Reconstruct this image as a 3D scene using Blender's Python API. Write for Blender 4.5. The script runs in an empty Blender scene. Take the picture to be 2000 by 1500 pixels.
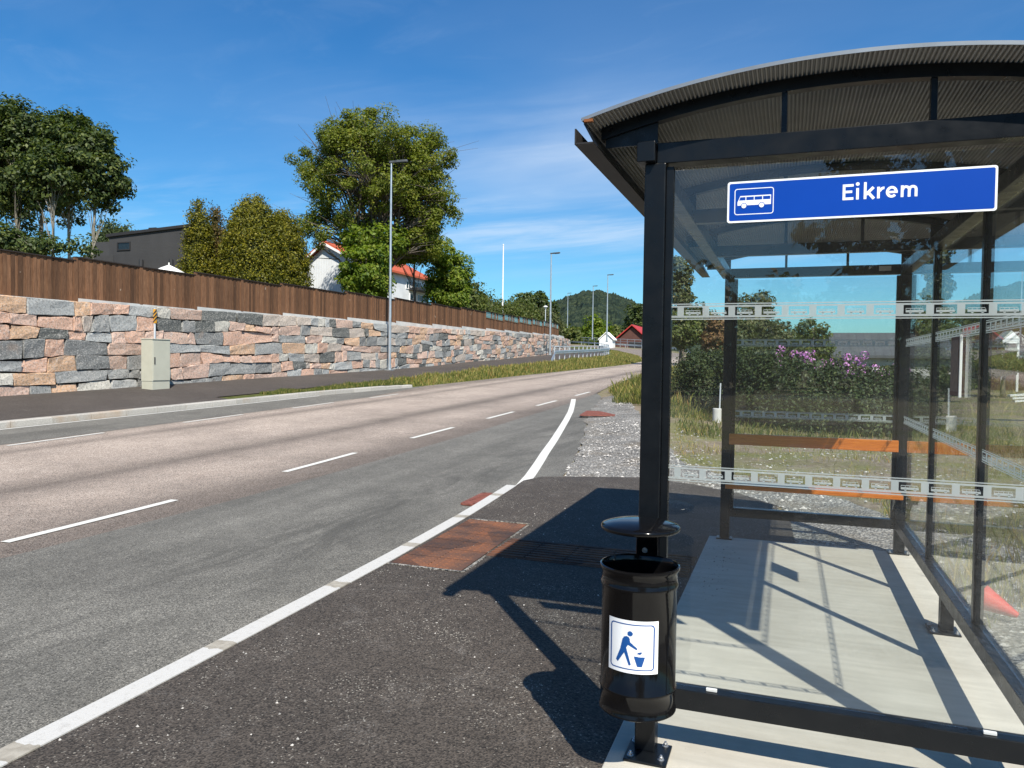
import bpy, bmesh, math, random
import numpy as np
from mathutils import Vector, Matrix

scene = bpy.context.scene
col = scene.collection
PI = math.pi

# ------------------------------------------------------------------ camera
CAM = np.array([0.5615, -3.1032, 1.6])
YAW, PITCH, ROLL, FPX = 0.34662, 0.027497, 0.013892, 1489.69
_a = np.array([-math.sin(YAW) * math.cos(PITCH), math.cos(YAW) * math.cos(PITCH), -math.sin(PITCH)])
_r = np.array([math.cos(YAW), math.sin(YAW), 0.0])
_u = np.cross(_r, _a)
CR = math.cos(ROLL) * _r + math.sin(ROLL) * _u
CU = math.cos(ROLL) * _u - math.sin(ROLL) * _r


def at(px, py, t):
    """point of the place seen at photo pixel (px, py), t metres in front of the lens"""
    return CAM + t * (_a + CR * (px - 1000) / FPX - CU * (py - 750) / FPX)


def at_y(px, py, Y):
    d = _a + CR * (px - 1000) / FPX - CU * (py - 750) / FPX
    return CAM + d * (Y - CAM[1]) / d[1]


def make_camera():
    cd = bpy.data.cameras.new('camera')
    cd.sensor_width = 36.0
    cd.lens = FPX / 2000 * 36
    cd.clip_start = 0.05
    cd.clip_end = 6000
    co = bpy.data.objects.new('camera', cd)
    col.objects.link(co)
    M = Matrix(((CR[0], CU[0], -_a[0], CAM[0]), (CR[1], CU[1], -_a[1], CAM[1]), (CR[2], CU[2], -_a[2], CAM[2]), (0, 0, 0, 1)))
    co.matrix_world = M
    scene.camera = co


# ------------------------------------------------------------------ objects
def root_loc(p):
    v = np.zeros(3)
    while p is not None:
        v += np.array(p.location)
        p = p.parent
    return v


def tag(o, label=None, cat=None, group=None, kind=None):
    if label: o['label'] = label
    if cat: o['category'] = cat
    if group: o['group'] = group
    if kind: o['kind'] = kind
    return o


def empty(name, loc, label, cat, group=None):
    o = bpy.data.objects.new(name, None)
    o.empty_display_size = 0.2
    col.objects.link(o)
    o.location = tuple(float(c) for c in loc)
    return tag(o, label, cat, group)


def copy_tree(o, parent=None):
    c = o.copy()
    col.objects.link(c)
    c.parent = parent
    for ch in list(o.children):
        copy_tree(ch, c)
    return c


class MB:
    """collects shapes, builds ONE mesh object"""

    def __init__(s):
        s.v = []; s.f = []; s.m = []; s.cur = 0

    def add(s, vs, fs, m=None):
        n = len(s.v)
        s.v += [tuple(float(c) for c in p) for p in vs]
        s.f += [tuple(i + n for i in f) for f in fs]
        s.m += [s.cur if m is None else m] * len(fs)
        return s

    def box(s, x0, x1, y0, y1, z0, z1, m=None):
        vs = [(x0, y0, z0), (x1, y0, z0), (x1, y1, z0), (x0, y1, z0), (x0, y0, z1), (x1, y0, z1), (x1, y1, z1), (x0, y1, z1)]
        return s.add(vs, [(3, 2, 1, 0), (4, 5, 6, 7), (0, 1, 5, 4), (1, 2, 6, 5), (2, 3, 7, 6), (3, 0, 4, 7)], m)

    def beam(s, p0, p1, w, h, up=(0, 0, 1), m=None):
        p0 = Vector(p0); p1 = Vector(p1); d = (p1 - p0).normalized()
        side = d.cross(Vector(up)).normalized(); upv = side.cross(d)
        vs = []
        for p in (p0, p1):
            for a, b in ((-1, -1), (1, -1), (1, 1), (-1, 1)):
                vs.append(p + side * (a * w / 2) + upv * (b * h / 2))
        return s.add(vs, [(3, 2, 1, 0), (4, 5, 6, 7), (0, 1, 5, 4), (1, 2, 6, 5), (2, 3, 7, 6), (3, 0, 4, 7)], m)

    def tube(s, pts, rad, n=8, cap=True, m=None):
        pts = [Vector(tuple(float(c) for c in p)) for p in pts]
        if not hasattr(rad, '__len__'): rad = [rad] * len(pts)
        vs = []; prev = None
        for i, p in enumerate(pts):
            d = (pts[min(i + 1, len(pts) - 1)] - pts[max(i - 1, 0)])
            d = d.normalized() if d.length > 1e-9 else Vector((0, 0, 1))
            if prev is None:
                ref = Vector((1, 0, 0)) if abs(d.x) < 0.9 else Vector((0, 1, 0))
                side = d.cross(ref).normalized()
            else:
                side = (prev - d * prev.dot(d)).normalized()
            prev = side; up = d.cross(side)
            for k in range(n):
                a = 2 * PI * k / n
                vs.append(p + (side * math.cos(a) + up * math.sin(a)) * rad[i])
        fs = []
        for i in range(len(pts) - 1):
            for k in range(n):
                fs.append((i * n + k, i * n + (k + 1) % n, (i + 1) * n + (k + 1) % n, (i + 1) * n + k))
        if cap:
            fs.append(tuple(range(n - 1, -1, -1))); fs.append(tuple((len(pts) - 1) * n + k for k in range(n)))
        return s.add(vs, fs, m)

    def lathe(s, prof, n=40, c=(0, 0, 0), m=None):
        vs = []
        for r, z in prof:
            for k in range(n):
                a = 2 * PI * k / n
                vs.append((c[0] + r * math.cos(a), c[1] + r * math.sin(a), c[2] + z))
        fs = []
        for i in range(len(prof) - 1):
            for k in range(n):
                fs.append((i * n + k, i * n + (k + 1) % n, (i + 1) * n + (k + 1) % n, (i + 1) * n + k))
        return s.add(vs, fs, m)

    def prism(s, poly, O, U, V, N, d0, d1, m=None):
        """polygon in (u,v), extruded along N from d0 to d1"""
        O = np.array(O, float); U = np.array(U, float); V = np.array(V, float); N = np.array(N, float)
        n = len(poly)
        vs = [O + U * p[0] + V * p[1] + N * d0 for p in poly] + [O + U * p[0] + V * p[1] + N * d1 for p in poly]
        fs = [tuple(range(n - 1, -1, -1)), tuple(range(n, 2 * n))] + [(i, (i + 1) % n, n + (i + 1) % n, n + i) for i in range(n)]
        return s.add(vs, fs, m)

    def build(s, name, mats, parent=None, smooth=False, bevel=0, origin=None):
        if not isinstance(mats, (list, tuple)): mats = [mats]
        me = bpy.data.meshes.new(name)
        off = root_loc(parent) if parent is not None else (np.array(origin, float) if origin is not None else np.zeros(3))
        me.from_pydata([(p[0] - off[0], p[1] - off[1], p[2] - off[2]) for p in s.v], [], s.f)
        for m in mats: me.materials.append(m)
        me.polygons.foreach_set('material_index', s.m)
        bm = bmesh.new(); bm.from_mesh(me)
        if bevel:
            bmesh.ops.bevel(bm, geom=list(bm.edges), offset=bevel, segments=2, profile=0.5, affect='EDGES', clamp_overlap=True)
        bmesh.ops.recalc_face_normals(bm, faces=bm.faces)
        bm.to_mesh(me); bm.free()
        if smooth:
            for p in me.polygons: p.use_smooth = True
            if smooth != True:
                me.set_sharp_from_angle(angle=smooth)
        o = bpy.data.objects.new(name, me)
        col.objects.link(o)
        if parent is not None: o.parent = parent
        elif origin is not None: o.location = tuple(float(c) for c in off)
        return o


def np_mesh(name, verts, quads, mats, parent=None, nper=4, origin=None, smooth=True):
    me = bpy.data.meshes.new(name)
    off = root_loc(parent) if parent is not None else (np.array(origin, float) if origin is not None else np.zeros(3))
    verts = np.asarray(verts, np.float32) - off.astype(np.float32)
    quads = np.asarray(quads, np.int32)
    me.vertices.add(len(verts)); me.vertices.foreach_set('co', verts.ravel())
    me.loops.add(quads.size); me.loops.foreach_set('vertex_index', quads.ravel())
    me.polygons.add(len(quads)); me.polygons.foreach_set('loop_start', np.arange(0, quads.size, nper, dtype=np.int32))
    me.polygons.foreach_set('use_smooth', np.full(len(quads), bool(smooth)))
    for m in (mats if isinstance(mats, (list, tuple)) else [mats]): me.materials.append(m)
    me.update(calc_edges=True)
    o = bpy.data.objects.new(name, me)
    col.objects.link(o)
    if parent is not None: o.parent = parent
    elif origin is not None: o.location = tuple(float(c) for c in off)
    return o


# ------------------------------------------------------------------ materials
class NT:
    def __init__(s, name):
        s.mat = bpy.data.materials.new(name); s.mat.use_nodes = True
        s.t = s.mat.node_tree; s.t.nodes.clear()
        s.out = s.t.nodes.new('ShaderNodeOutputMaterial')

    def n(s, typ, ins=None, **at_):
        nd = s.t.nodes.new('ShaderNode' + typ)
        for k, v in at_.items(): setattr(nd, k, v)
        for k, v in (ins or {}).items(): s.set(nd.inputs[k], v)
        return nd

    def set(s, sock, v):
        if isinstance(v, bpy.types.NodeSocket): s.t.links.new(v, sock)
        elif isinstance(v, bpy.types.Node): s.t.links.new(v.outputs[0], sock)
        elif isinstance(v, (tuple, list)) and len(v) == 3 and sock.type == 'RGBA': sock.default_value = (*v, 1)
        else: sock.default_value = v

    def coord(s, kind='Object'): return s.n('TexCoord').outputs[kind]

    def mapped(s, scale, src=None):
        return s.n('Mapping', {'Vector': src or s.coord(), 'Scale': scale}).outputs[0]

    def noise(s, scale, detail=4, rough=.55, vec=None, dist=0.0):
        return s.n('TexNoise', {'Scale': scale, 'Detail': detail, 'Roughness': rough, 'Vector': vec or s.coord(), 'Distortion': dist}).outputs[0]

    def voro(s, scale, vec=None, out='Color', feature='F1'):
        return s.n('TexVoronoi', {'Scale': scale, 'Vector': vec or s.coord()}, feature=feature).outputs[out]

    def ramp(s, fac, stops, interp='LINEAR'):
        r = s.n('ValToRGB', {'Fac': fac}); cr = r.color_ramp; cr.interpolation = interp
        while len(cr.elements) < len(stops): cr.elements.new(0.5)
        for e, (p, c) in zip(cr.elements, stops):
            e.position = p
            e.color = (*c, 1) if isinstance(c, (tuple, list)) else (c, c, c, 1)
        return r.outputs[0]

    def mix(s, fac, a, b, mode='MIX'):
        m = s.n('Mix', data_type='RGBA', blend_type=mode)
        s.set(m.inputs[0], fac); s.set(m.inputs[6], a); s.set(m.inputs[7], b)
        return m.outputs[2]

    def math(s, op, a, b=0.0, c=0.0):
        m = s.n('Math', operation=op); s.set(m.inputs[0], a); s.set(m.inputs[1], b); s.set(m.inputs[2], c)
        return m.outputs[0]

    def sep(s, v):
        return s.n('SeparateXYZ', {'Vector': v}).outputs

    def bump(s, h, strength=.3, dist=.01):
        return s.n('Bump', {'Height': h, 'Strength': strength, 'Distance': dist}).outputs[0]

    def island(s): return s.n('NewGeometry').outputs['Random Per Island']

    def bsdf(s, color, rough=.6, metal=0.0, normal=None, spec=.5, coat=0.0):
        b = s.n('BsdfPrincipled', {'Base Color': color, 'Roughness': rough, 'Metallic': metal, 'Specular IOR Level': spec, 'Coat Weight': coat})
        if normal is not None: s.set(b.inputs['Normal'], normal)
        return b

    def done(s, shader):
        s.t.links.new(shader.outputs[0] if isinstance(shader, bpy.types.Node) else shader, s.out.inputs[0])
        return s.mat


def plain(name, c, rough=.5, metal=0.0, var=.15, scale=6.0, spec=.5, coat=0.0, bump=0.0, bscale=60):
    t = NT(name)
    dark = tuple(x * (1 - var) for x in c); lite = tuple(min(1, x * (1 + var)) for x in c)
    cc = t.ramp(t.noise(scale), [(.3, dark), (.7, lite)])
    nrm = t.bump(t.noise(bscale, 3), bump, .004) if bump else None
    return t.done(t.bsdf(cc, rough, metal, nrm, spec, coat))


def black_paint(name, c, rough=.3, dust=.05, spec=.28):
    t = NT(name)
    d = t.ramp(t.noise(9, 6, .7), [(.45, 0.0), (.8, dust)])
    sp = t.ramp(t.noise(220, 2), [(.68, 0.0), (.74, dust * 1.5)])
    cc = t.mix(t.math('ADD', d, sp), c, (.35, .33, .30))
    rr = t.ramp(t.noise(14, 5), [(.3, rough * .8), (.7, rough * 1.35)])
    return t.done(t.bsdf(cc, rr, 0, None, spec))


def asphalt(name, c, grain, fleck=(.45, .43, .40), fl=.06, scale=95, stripes=None, patches=None, scuff=0.0):
    t = NT(name)
    v = t.voro(scale); g = t.n('SeparateColor', {'Color': v}).outputs[0]
    lo = tuple(x * (1 - grain) for x in c); hi = tuple(x * (1 + grain) for x in c)
    cc = t.ramp(g, [(0.05, lo), (.95, hi)])
    fine = t.n('SeparateColor', {'Color': t.voro(scale * 1.15)}).outputs[1]
    fine = t.math('ADD', fine, t.math('MULTIPLY_ADD', t.noise(1.7, 6, .7), .35, -.19))
    cc = t.mix(t.ramp(fine, [(1 - fl - .02, 0.0), (1 - fl + .03, .8)]), cc, fleck)
    big = t.noise(.55, 5, .6)
    cc = t.mix(1.0, cc, t.ramp(big, [(.3, .82), (.7, 1.16)]), 'MULTIPLY')
    med = t.noise(5, 5, .65)
    cc = t.mix(1.0, cc, t.ramp(med, [(.3, .88), (.7, 1.1)]), 'MULTIPLY')
    if stripes:
        x = t.sep(t.coord())[0]
        wob = t.math('MULTIPLY_ADD', t.noise(.22, 3), 0.5, -.25)
        xx = t.math('ADD', x, wob)
        lo_, hi_, st = stripes
        fx = t.math('DIVIDE', t.math('SUBTRACT', xx, lo_), hi_ - lo_)
        cc = t.mix(1.0, cc, t.ramp(fx, st), 'MULTIPLY')
    if patches:
        m = t.mapped((1.0, .16, 1))
        pn = t.noise(patches[0], 5, .6, m, .6)
        cc = t.mix(t.ramp(pn, [(patches[1], 0.0), (patches[1] + .1, patches[2])]), cc, tuple(x * .45 for x in c))
        xx_ = t.math('DIVIDE', t.math('ADD', t.sep(t.coord())[0], 3.75), .75)
        bl = t.math('POWER', 2.718, t.math('MULTIPLY', t.math('MULTIPLY', xx_, xx_), -1.0))
        tm = t.math('MULTIPLY', t.math('MULTIPLY', bl, .62), t.ramp(t.noise(1.0, 7, .68, t.mapped((1.9, .42, 1)), .7), [(.47, 0.0), (.60, 1.0)]))
        cc = t.mix(tm, cc, tuple(x * .42 for x in c))
        st2 = t.noise(3.0, 4, .6, t.mapped((1, .05, 1)))
        cc = t.mix(1.0, cc, t.ramp(st2, [(.3, .9), (.7, 1.1)]), 'MULTIPLY')
    if scuff:
        a = t.noise(2.1, 8, .8, None, .8); b = t.noise(120, 2, .6)
        ab = t.math('MULTIPLY', t.ramp(a, [(.53, 0.0), (.72, 1.0)]), t.ramp(b, [(.50, 0.0), (.62, 1.0)]))
        cc = t.mix(t.math('MULTIPLY', ab, scuff), cc, (.52, .49, .45))
    h = t.voro(scale, None, 'Distance')
    nrm = t.bump(h, .55, .006)
    return t.done(t.bsdf(cc, .82, 0, nrm, .35))


def leafmat(name, c1, c2, trans=.35, c3=None, rough=.55):
    t = NT(name)
    r = t.island()
    stops = [(.0, c1), (.75, c2)] + ([(.97, c3)] if c3 else [])
    cc = t.ramp(r, stops)
    cl = t.noise(.9, 3)
    cc = t.mix(1.0, cc, t.ramp(cl, [(.3, (.78, .82, .80)), (.7, (1.16, 1.10, 1.0))]), 'MULTIPLY')
    b = t.bsdf(cc, rough, 0, None, .35)
    tr = t.n('BsdfTranslucent', {'Color': t.mix(1.0, cc, (1.25, 1.35, .55), 'MULTIPLY')})
    mx = t.n('MixShader', {0: trans, 1: b.outputs[0], 2: tr.outputs[0]})
    return t.done(mx)


def glassmat(name, tint=(.965, .98, .975), dust=.03):
    t = NT(name)
    fc = t.n('LayerWeight', {'Blend': .5}).outputs['Facing']
    fr = t.math('MULTIPLY_ADD', t.math('POWER', fc, 5.0), .93, .038)
    tr = t.n('BsdfTransparent', {'Color': tint})
    gl = t.n('BsdfAnisotropic', {'Color': (1, 1, 1), 'Roughness': 0.0})
    m1 = t.n('MixShader', {0: fr, 1: tr.outputs[0], 2: gl.outputs[0]})
    d = t.noise(2.2, 6, .7, t.mapped((1, 1, .25)))
    spk = t.ramp(t.noise(150, 2), [(.69, 0.0), (.75, .22)])
    df = t.n('BsdfDiffuse', {'Color': (.62, .61, .57)})
    f = t.math('ADD', t.ramp(d, [(.3, dust * .4), (.75, dust * 1.9)]), t.math('MULTIPLY', spk, dust * 6))
    m2 = t.n('MixShader', {0: f, 1: m1.outputs[0], 2: df.outputs[0]})
    return t.done(m2)


M = {}
M['black'] = black_paint('black_powder_coat', (.0045, .006, .008), .30, .012)
M['binblack'] = black_paint('black_gloss_paint', (.004, .004, .0045), .10, .004, .30)
M['bolt'] = plain('zinc_bolt', (.55, .56, .57), .35, .9)
M['galv'] = plain('galvanised_steel', (.52, .55, .57), .42, .75, .12, 3)
M['galvlight'] = plain('pale_galvanised_steel', (.58, .62, .65), .5, .35, .1, 3)
M['lampgrey'] = plain('lamp_housing_grey', (.06, .065, .07), .5)
t = NT('corrugated_roof_sheet')
M['roof'] = t.done(t.bsdf(t.ramp(t.noise(2.5, 5), [(.3, (.20, .19, .17)), (.7, (.30, .285, .25))]), .5, .25))
M['rooftrim'] = plain('roof_edge_trim', (.22, .25, .28), .45, .5)
M['rust'] = plain('rust_spot', (.20, .07, .02), .9)
M['gutter'] = plain('gutter_steel', (.020, .017, .015), .5, .0, .5, 5)
M['glass'] = glassmat('shelter_glass', dust=.0075)
M['glass_dusty'] = glassmat('dusty_shelter_glass', dust=.016)
t = NT('frosted_band_film')
f_ = t.n('BsdfDiffuse', {'Color': (.52, .57, .56)}); g_ = t.n('BsdfTransparent', {'Color': (.95, .97, .97)})
tl = t.n('BsdfTranslucent', {'Color': (.55, .60, .59)})
m1 = t.n('MixShader', {0: .45, 1: f_.outputs[0], 2: tl.outputs[0]})
M['film'] = t.done(t.n('MixShader', {0: .16, 1: m1.outputs[0], 2: g_.outputs[0]}))
M['clip'] = plain('clear_plastic_clip', (.55, .57, .57), .3)
# concrete slab
t = NT('pale_concrete')
cc = t.ramp(t.noise(1.6, 7, .65), [(.25, (.40, .375, .315)), (.75, (.55, .525, .455))])
cc = t.mix(1.0, cc, t.ramp(t.noise(3.0, 5, .6, t.mapped((.7, 5, 1))), [(.3, .90), (.7, 1.08)]), 'MULTIPLY')
cc = t.mix(t.ramp(t.noise(60, 2), [(.70, 0.0), (.76, .45)]), cc, (.22, .20, .18))
M['concrete'] = t.done(t.bsdf(cc, .85, 0, t.bump(t.noise(40, 6, .7), .25, .004), .3))
M['coping'] = plain('coping_concrete', (.50, .50, .48), .9, 0, .14, 2)
# varnished bench timber
t = NT('varnished_bench_timber')
gr = t.noise(7, 6, .6, t.mapped((1.2, 14, 16)), .8)
cc = t.ramp(gr, [(.25, (.42, .105, .012)), (.55, (.60, .175, .02)), (.8, (.68, .24, .035))])
M['bench'] = t.done(t.bsdf(cc, .35, 0, None, .5, .25))
M['signblue'] = plain('traffic_blue', (.0, .052, .36), .4, 0, .04, 3, .25)
M['signwhite'] = plain('sign_white', (.84, .86, .87), .4, 0, .03, 3)
M['pictoblue'] = plain('pictogram_blue', (.008, .075, .28), .4, 0, .04)
M['alu'] = plain('aluminium', (.6, .6, .6), .4, .8)
M['cone'] = plain('cone_red', (.62, .035, .025), .6)
M['conedark'] = plain('cone_base_rubber', (.02, .02, .02), .8)
# road surfaces
M['lane'] = asphalt('worn_pink_asphalt', (.318, .258, .212), .7, (.60, .53, .46), .14, 115,
                    stripes=(-13.4, -5.4, [(0, .62), (.045, .9), (.10, 1.06), (.165, .62), (.21, 1.0), (.31, 1.15), (.42, 1.05), (.50, .98), (.585, .50), (.64, .82), (.74, 1.0), (.82, .86), (.88, .58), (.94, .44), (1, .44)]))
M['bay'] = asphalt('grey_bay_asphalt', (.146, .139, .121), .5, (.38, .36, .31), .09, 130, patches=(.42, .56, .35))
M['platform'] = asphalt('dark_new_asphalt', (.064, .0535, .044), .6, (.42, .39, .33), .03, 125, scuff=.42)
M['path'] = asphalt('path_asphalt', (.074, .062, .053), .35, (.2, .19, .18), .04, 80)
t = NT('road_paint')
cc = t.mix(t.ramp(t.noise(28, 5, .7), [(.60, 0.0), (.78, .5)]), (.66, .65, .60), (.32, .30, .27))
M['paint'] = t.done(t.bsdf(cc, .7, 0, t.bump(t.voro(90, None, 'Distance'), .4, .004), .3))
t = NT('white_painted_kerb')
yy = t.sep(t.coord())[1]
fr_ = t.math('FRACT', t.math('DIVIDE', t.math('ADD', t.math('ADD', yy, .93), t.math('MULTIPLY', t.noise(9, 3), .09)), 1.25))
cc = t.mix(t.ramp(t.noise(26, 6, .75), [(.54, 0.0), (.74, .6)]), (.54, .53, .50), (.30, .285, .26))
cc = t.mix(t.ramp(t.noise(160, 2), [(.60, 0.0), (.68, .5)]), cc, (.28, .27, .25))
cc = t.mix(t.math('LESS_THAN', fr_, .105), cc, t.ramp(t.noise(20, 5), [(.3, (.27, .245, .20)), (.7, (.42, .39, .33))]))
M['kerbpaint'] = t.done(t.bsdf(cc, .75, 0, t.bump(t.noise(70, 4, .7), .4, .004), .3))
t = NT('granite_kerb')
sp = t.n('SeparateColor', {'Color': t.voro(120)}).outputs[0]
cc = t.ramp(sp, [(0, (.30, .28, .25)), (1, (.52, .50, .45))])
cc = t.mix(t.ramp(t.noise(.55, 3), [(.60, 0.0), (.68, .5)]), cc, (.34, .19, .07))
cc = t.mix(1.0, cc, t.ramp(t.island(), [(0, .85), (1, 1.1)]), 'MULTIPLY')
M['granite'] = t.done(t.bsdf(cc, .8, 0, t.bump(t.noise(60, 4), .3, .004), .3))
t = NT('rusted_cast_iron')
cc = t.ramp(t.noise(3.2, 6, .7), [(.28, (.070, .050, .046)), (.45, (.125, .070, .050)), (.65, (.22, .095, .050)), (.8, (.15, .085, .060))])
pl = t.n('SeparateColor', {'Color': t.voro(2.6)}).outputs[0]
cc = t.mix(1.0, cc, t.ramp(pl, [(0, (.50, .58, .68)), (.3, (.62, .62, .66)), (.6, (.85, .80, .78)), (1, (1.1, 1.05, 1.0))]), 'MULTIPLY')
M['iron'] = t.done(t.bsdf(cc, .85, 0, t.bump(t.noise(90, 4), .4, .003), .3))
M['iron_red'] = plain('rusted_red_grate', (.20, .065, .045), .85, 0, .35, 12)
# ground
t = NT('soil_and_dry_grass')
a1 = t.noise(.7, 7, .65); a2 = t.noise(9, 6, .7)
cc = t.ramp(a2, [(.25, (.11, .085, .058)), (.5, (.24, .19, .14)), (.75, (.38, .32, .25))])
gcol = t.ramp(t.noise(16, 5, .7), [(.3, (.085, .105, .026)), (.7, (.25, .235, .085))])
cc = t.mix(t.ramp(a1, [(.42, 0.0), (.58, .85)]), cc, gcol)
M['ground'] = t.done(t.bsdf(cc, .95, 0, t.bump(t.noise(22, 6, .7), .7, .05), .2))
t = NT('grey_gravel')
v = t.voro(48); g = t.n('SeparateColor', {'Color': v}).outputs[0]
cc = t.ramp(g, [(0, (.11, .105, .096)), (.5, (.255, .245, .225)), (1, (.46, .44, .405))])
cc = t.mix(1.0, cc, t.ramp(t.noise(1.3, 6, .7), [(.3, .62), (.7, 1.15)]), 'MULTIPLY')
cc = t.mix(t.ramp(t.noise(.9, 7, .7), [(.5, 0.0), (.62, .55)]), cc, (.20, .165, .12))
M['gravel'] = t.done(t.bsdf(cc, .95, 0, t.bump(t.voro(34, None, 'Distance'), .9, .03), .2))
t = NT('gravel_stone')
M['pebble'] = t.done(t.bsdf(t.ramp(t.island(), [(0, (.16, .15, .14)), (.6, (.34, .33, .31)), (1, (.56, .53, .49))]), .9, 0, None, .2))
t = NT('verge_soil_grass')
cc = t.ramp(t.noise(6, 6, .7), [(.3, (.040, .055, .014)), (.55, (.10, .11, .028)), (.75, (.17, .14, .06))])
M['verge'] = t.done(t.bsdf(cc, .95, 0, t.bump(t.noise(20, 5), .6, .05), .2))
t = NT('grass_blade')
cc = t.ramp(t.island(), [(0, (.045, .080, .014)), (.5, (.095, .125, .022)), (.8, (.20, .19, .055)), (1, (.36, .28, .11))])
b_ = t.bsdf(cc, .6, 0, None, .3); tr = t.n('BsdfTranslucent', {'Color': cc})
M['grass'] = t.done(t.n('MixShader', {0: .3, 1: b_.outputs[0], 2: tr.outputs[0]}))
t = NT('dry_grass_blade')
cc = t.ramp(t.island(), [(0, (.14, .165, .028)), (.35, (.27, .265, .06)), (.75, (.46, .38, .14)), (1, (.38, .20, .06))])
b_ = t.bsdf(cc, .6, 0, None, .3); tr = t.n('BsdfTranslucent', {'Color': cc})
M['drygrass'] = t.done(t.n('MixShader', {0: .3, 1: b_.outputs[0], 2: tr.outputs[0]}))
# retaining wall stones
t = NT('quarried_granite_block')
r = t.island()
cc = t.ramp(r, [(0, (.60, .37, .265)), (.14, (.66, .45, .35)), (.26, (.54, .37, .285)), (.36, (.50, .42, .35)), (.45, (.29, .295, .285)), (.56, (.38, .39, .38)),
                (.66, (.20, .205, .20)), (.75, (.105, .112, .105)), (.83, (.56, .53, .46)), (.91, (.66, .42, .26))], 'CONSTANT')
cc = t.mix(t.ramp(t.noise(3.2, 7, .75, None, 1.2), [(.54, 0.0), (.68, .45)]), cc, (.56, .53, .49))
cc = t.mix(t.ramp(t.noise(16, 6, .85), [(.49, 0.0), (.60, .65)]), cc, (.075, .075, .072))
cc = t.mix(t.ramp(t.noise(19, 5, .8, t.mapped((1, 1, 1.6))), [(.53, 0.0), (.63, .65)]), cc, (.70, .66, .60))
cc = t.mix(t.ramp(t.noise(1.1, 5, .6), [(.62, 0.0), (.75, .4)]), cc, (.36, .22, .13))
M['stone'] = t.done(t.bsdf(cc, .9, 0, t.bump(t.noise(12, 8, .8), .7, .035), .25))
M['stonegap'] = plain('dark_gap_soil', (.022, .02, .018), 1)
# fence timber
t = NT('dark_brown_fence_board')
gr = t.noise(5, 6, .65, t.mapped((9, 9, .7)), .6)
cc = t.ramp(gr, [(.25, (.070, .034, .017)), (.5, (.140, .070, .036)), (.8, (.235, .130, .070))])
cc = t.mix(1.0, cc, t.ramp(t.island(), [(0, .50), (.25, .85), (.6, 1.05), (1, 1.4)]), 'MULTIPLY')
cc = t.mix(t.ramp(t.noise(3.2, 2, .5), [(.735, 0.0), (.75, .6)]), cc, (.42, .34, .26))
M['fence'] = t.done(t.bsdf(cc, .8, 0, None, .3))
M['fencecap'] = plain('fence_cap_dark', (.020, .013, .010), .8)
# houses
def siding(name, c, pitch, axis=2, gap=.5, rough=.75):
    t = NT(name)
    z = t.sep(t.coord())[axis]
    fr = t.math('FRACT', t.math('DIVIDE', z, pitch))
    cc = t.mix(t.ramp(fr, [(0, .55), (.08, 1.0), (.95, 1.0), (1, .8)]), (0, 0, 0), c)
    cc = t.mix(1.0, cc, t.ramp(t.noise(1.2, 5), [(.3, .9), (.7, 1.08)]), 'MULTIPLY')
    return t.done(t.bsdf(cc, rough, 0, t.bump(fr, .6, .02), .3))
M['darksiding'] = siding('dark_grey_siding', (.058, .058, .060), .17)
M['whitesiding'] = siding('white_board_siding', (.70, .72, .72), .22, 0)
M['whitesidingy'] = siding('white_board_siding_side', (.78, .78, .76), .22, 1)
M['redbarn'] = siding('brown_red_siding', (.10, .045, .035), .25, 0)
M['redtile'] = siding('red_roof_tiles', (.48, .105, .045), .33, 1, rough=.6)
M['redtrim'] = plain('red_roof_edge', (.40, .03, .025), .6)
M['blackfelt'] = plain('black_roof_felt', (.018, .018, .02), .8)
M['greyslate'] = siding('grey_roof_slates', (.085, .09, .095), .4, 0)
M['eaveshade'] = plain('eave_shade_grey_green', (.30, .33, .30), .8)  # shade under an eave, given as a wall colour
M['white'] = plain('white_paint', (.80, .80, .78), .6, 0, .05)
M['window'] = plain('dark_window_glass', (.015, .019, .022), .08, 0, .3)
M['tint'] = plain('greenish_glass', (.10, .17, .16), .1, 0, .2)
M['cabinet'] = plain('beige_grey_cabinet', (.46, .455, .37), .5, 0, .05, 3)
M['yellow'] = plain('yellow_reflective', (.62, .30, .02), .5)
M['darkmetal'] = plain('dark_metal', (.03, .03, .032), .5)
M['sheet'] = plain('brown_printed_sheet', (.20, .125, .10), .6, 0, .25, 30)
M['brownboard'] = plain('brown_board', (.13, .055, .045), .7)
# vegetation
M['maple'] = leafmat('maple_leaf', (.075, .105, .012), (.185, .225, .024), .42, (.24, .23, .04))
M['maple_bright'] = leafmat('bright_maple_leaf', (.075, .130, .012), (.180, .250, .024), .44, (.24, .27, .04))
M['darkleaf'] = leafmat('dark_broadleaf', (.022, .042, .013), (.076, .108, .028), .34, (.15, .18, .05))
M['thuja'] = leafmat('golden_thuja_spray', (.046, .056, .005), (.175, .170, .010), .26, (.27, .23, .022))
M['thuja_brown'] = leafmat('brownish_thuja_spray', (.050, .045, .012), (.125, .090, .022), .2, (.18, .11, .04))
M['juniper'] = leafmat('dark_juniper_spray', (.018, .034, .014), (.060, .088, .028), .2, (.10, .12, .035))
M['midleaf'] = leafmat('mid_green_leaf', (.045, .072, .016), (.125, .155, .034), .36, (.16, .16, .05))
M['greyleaf'] = leafmat('grey_green_leaf', (.045, .062, .026), (.115, .135, .052), .3, (.17, .16, .08))
M['rhodo'] = leafmat('rhododendron_leaf', (.030, .050, .016), (.085, .105, .030), .2, (.18, .16, .05))
M['reddish'] = leafmat('reddish_brown_leaf', (.10, .060, .028), (.20, .11, .045), .25, (.14, .12, .05))
t = NT('pink_blossom')
M['blossom'] = t.done(t.bsdf(t.ramp(t.island(), [(0, (.44, .12, .42)), (1, (.72, .36, .66))]), .7))
M['bark'] = plain('grey_brown_bark', (.135, .115, .095), .9, 0, .35, 7, .2, 0, .7, 30)
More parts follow.
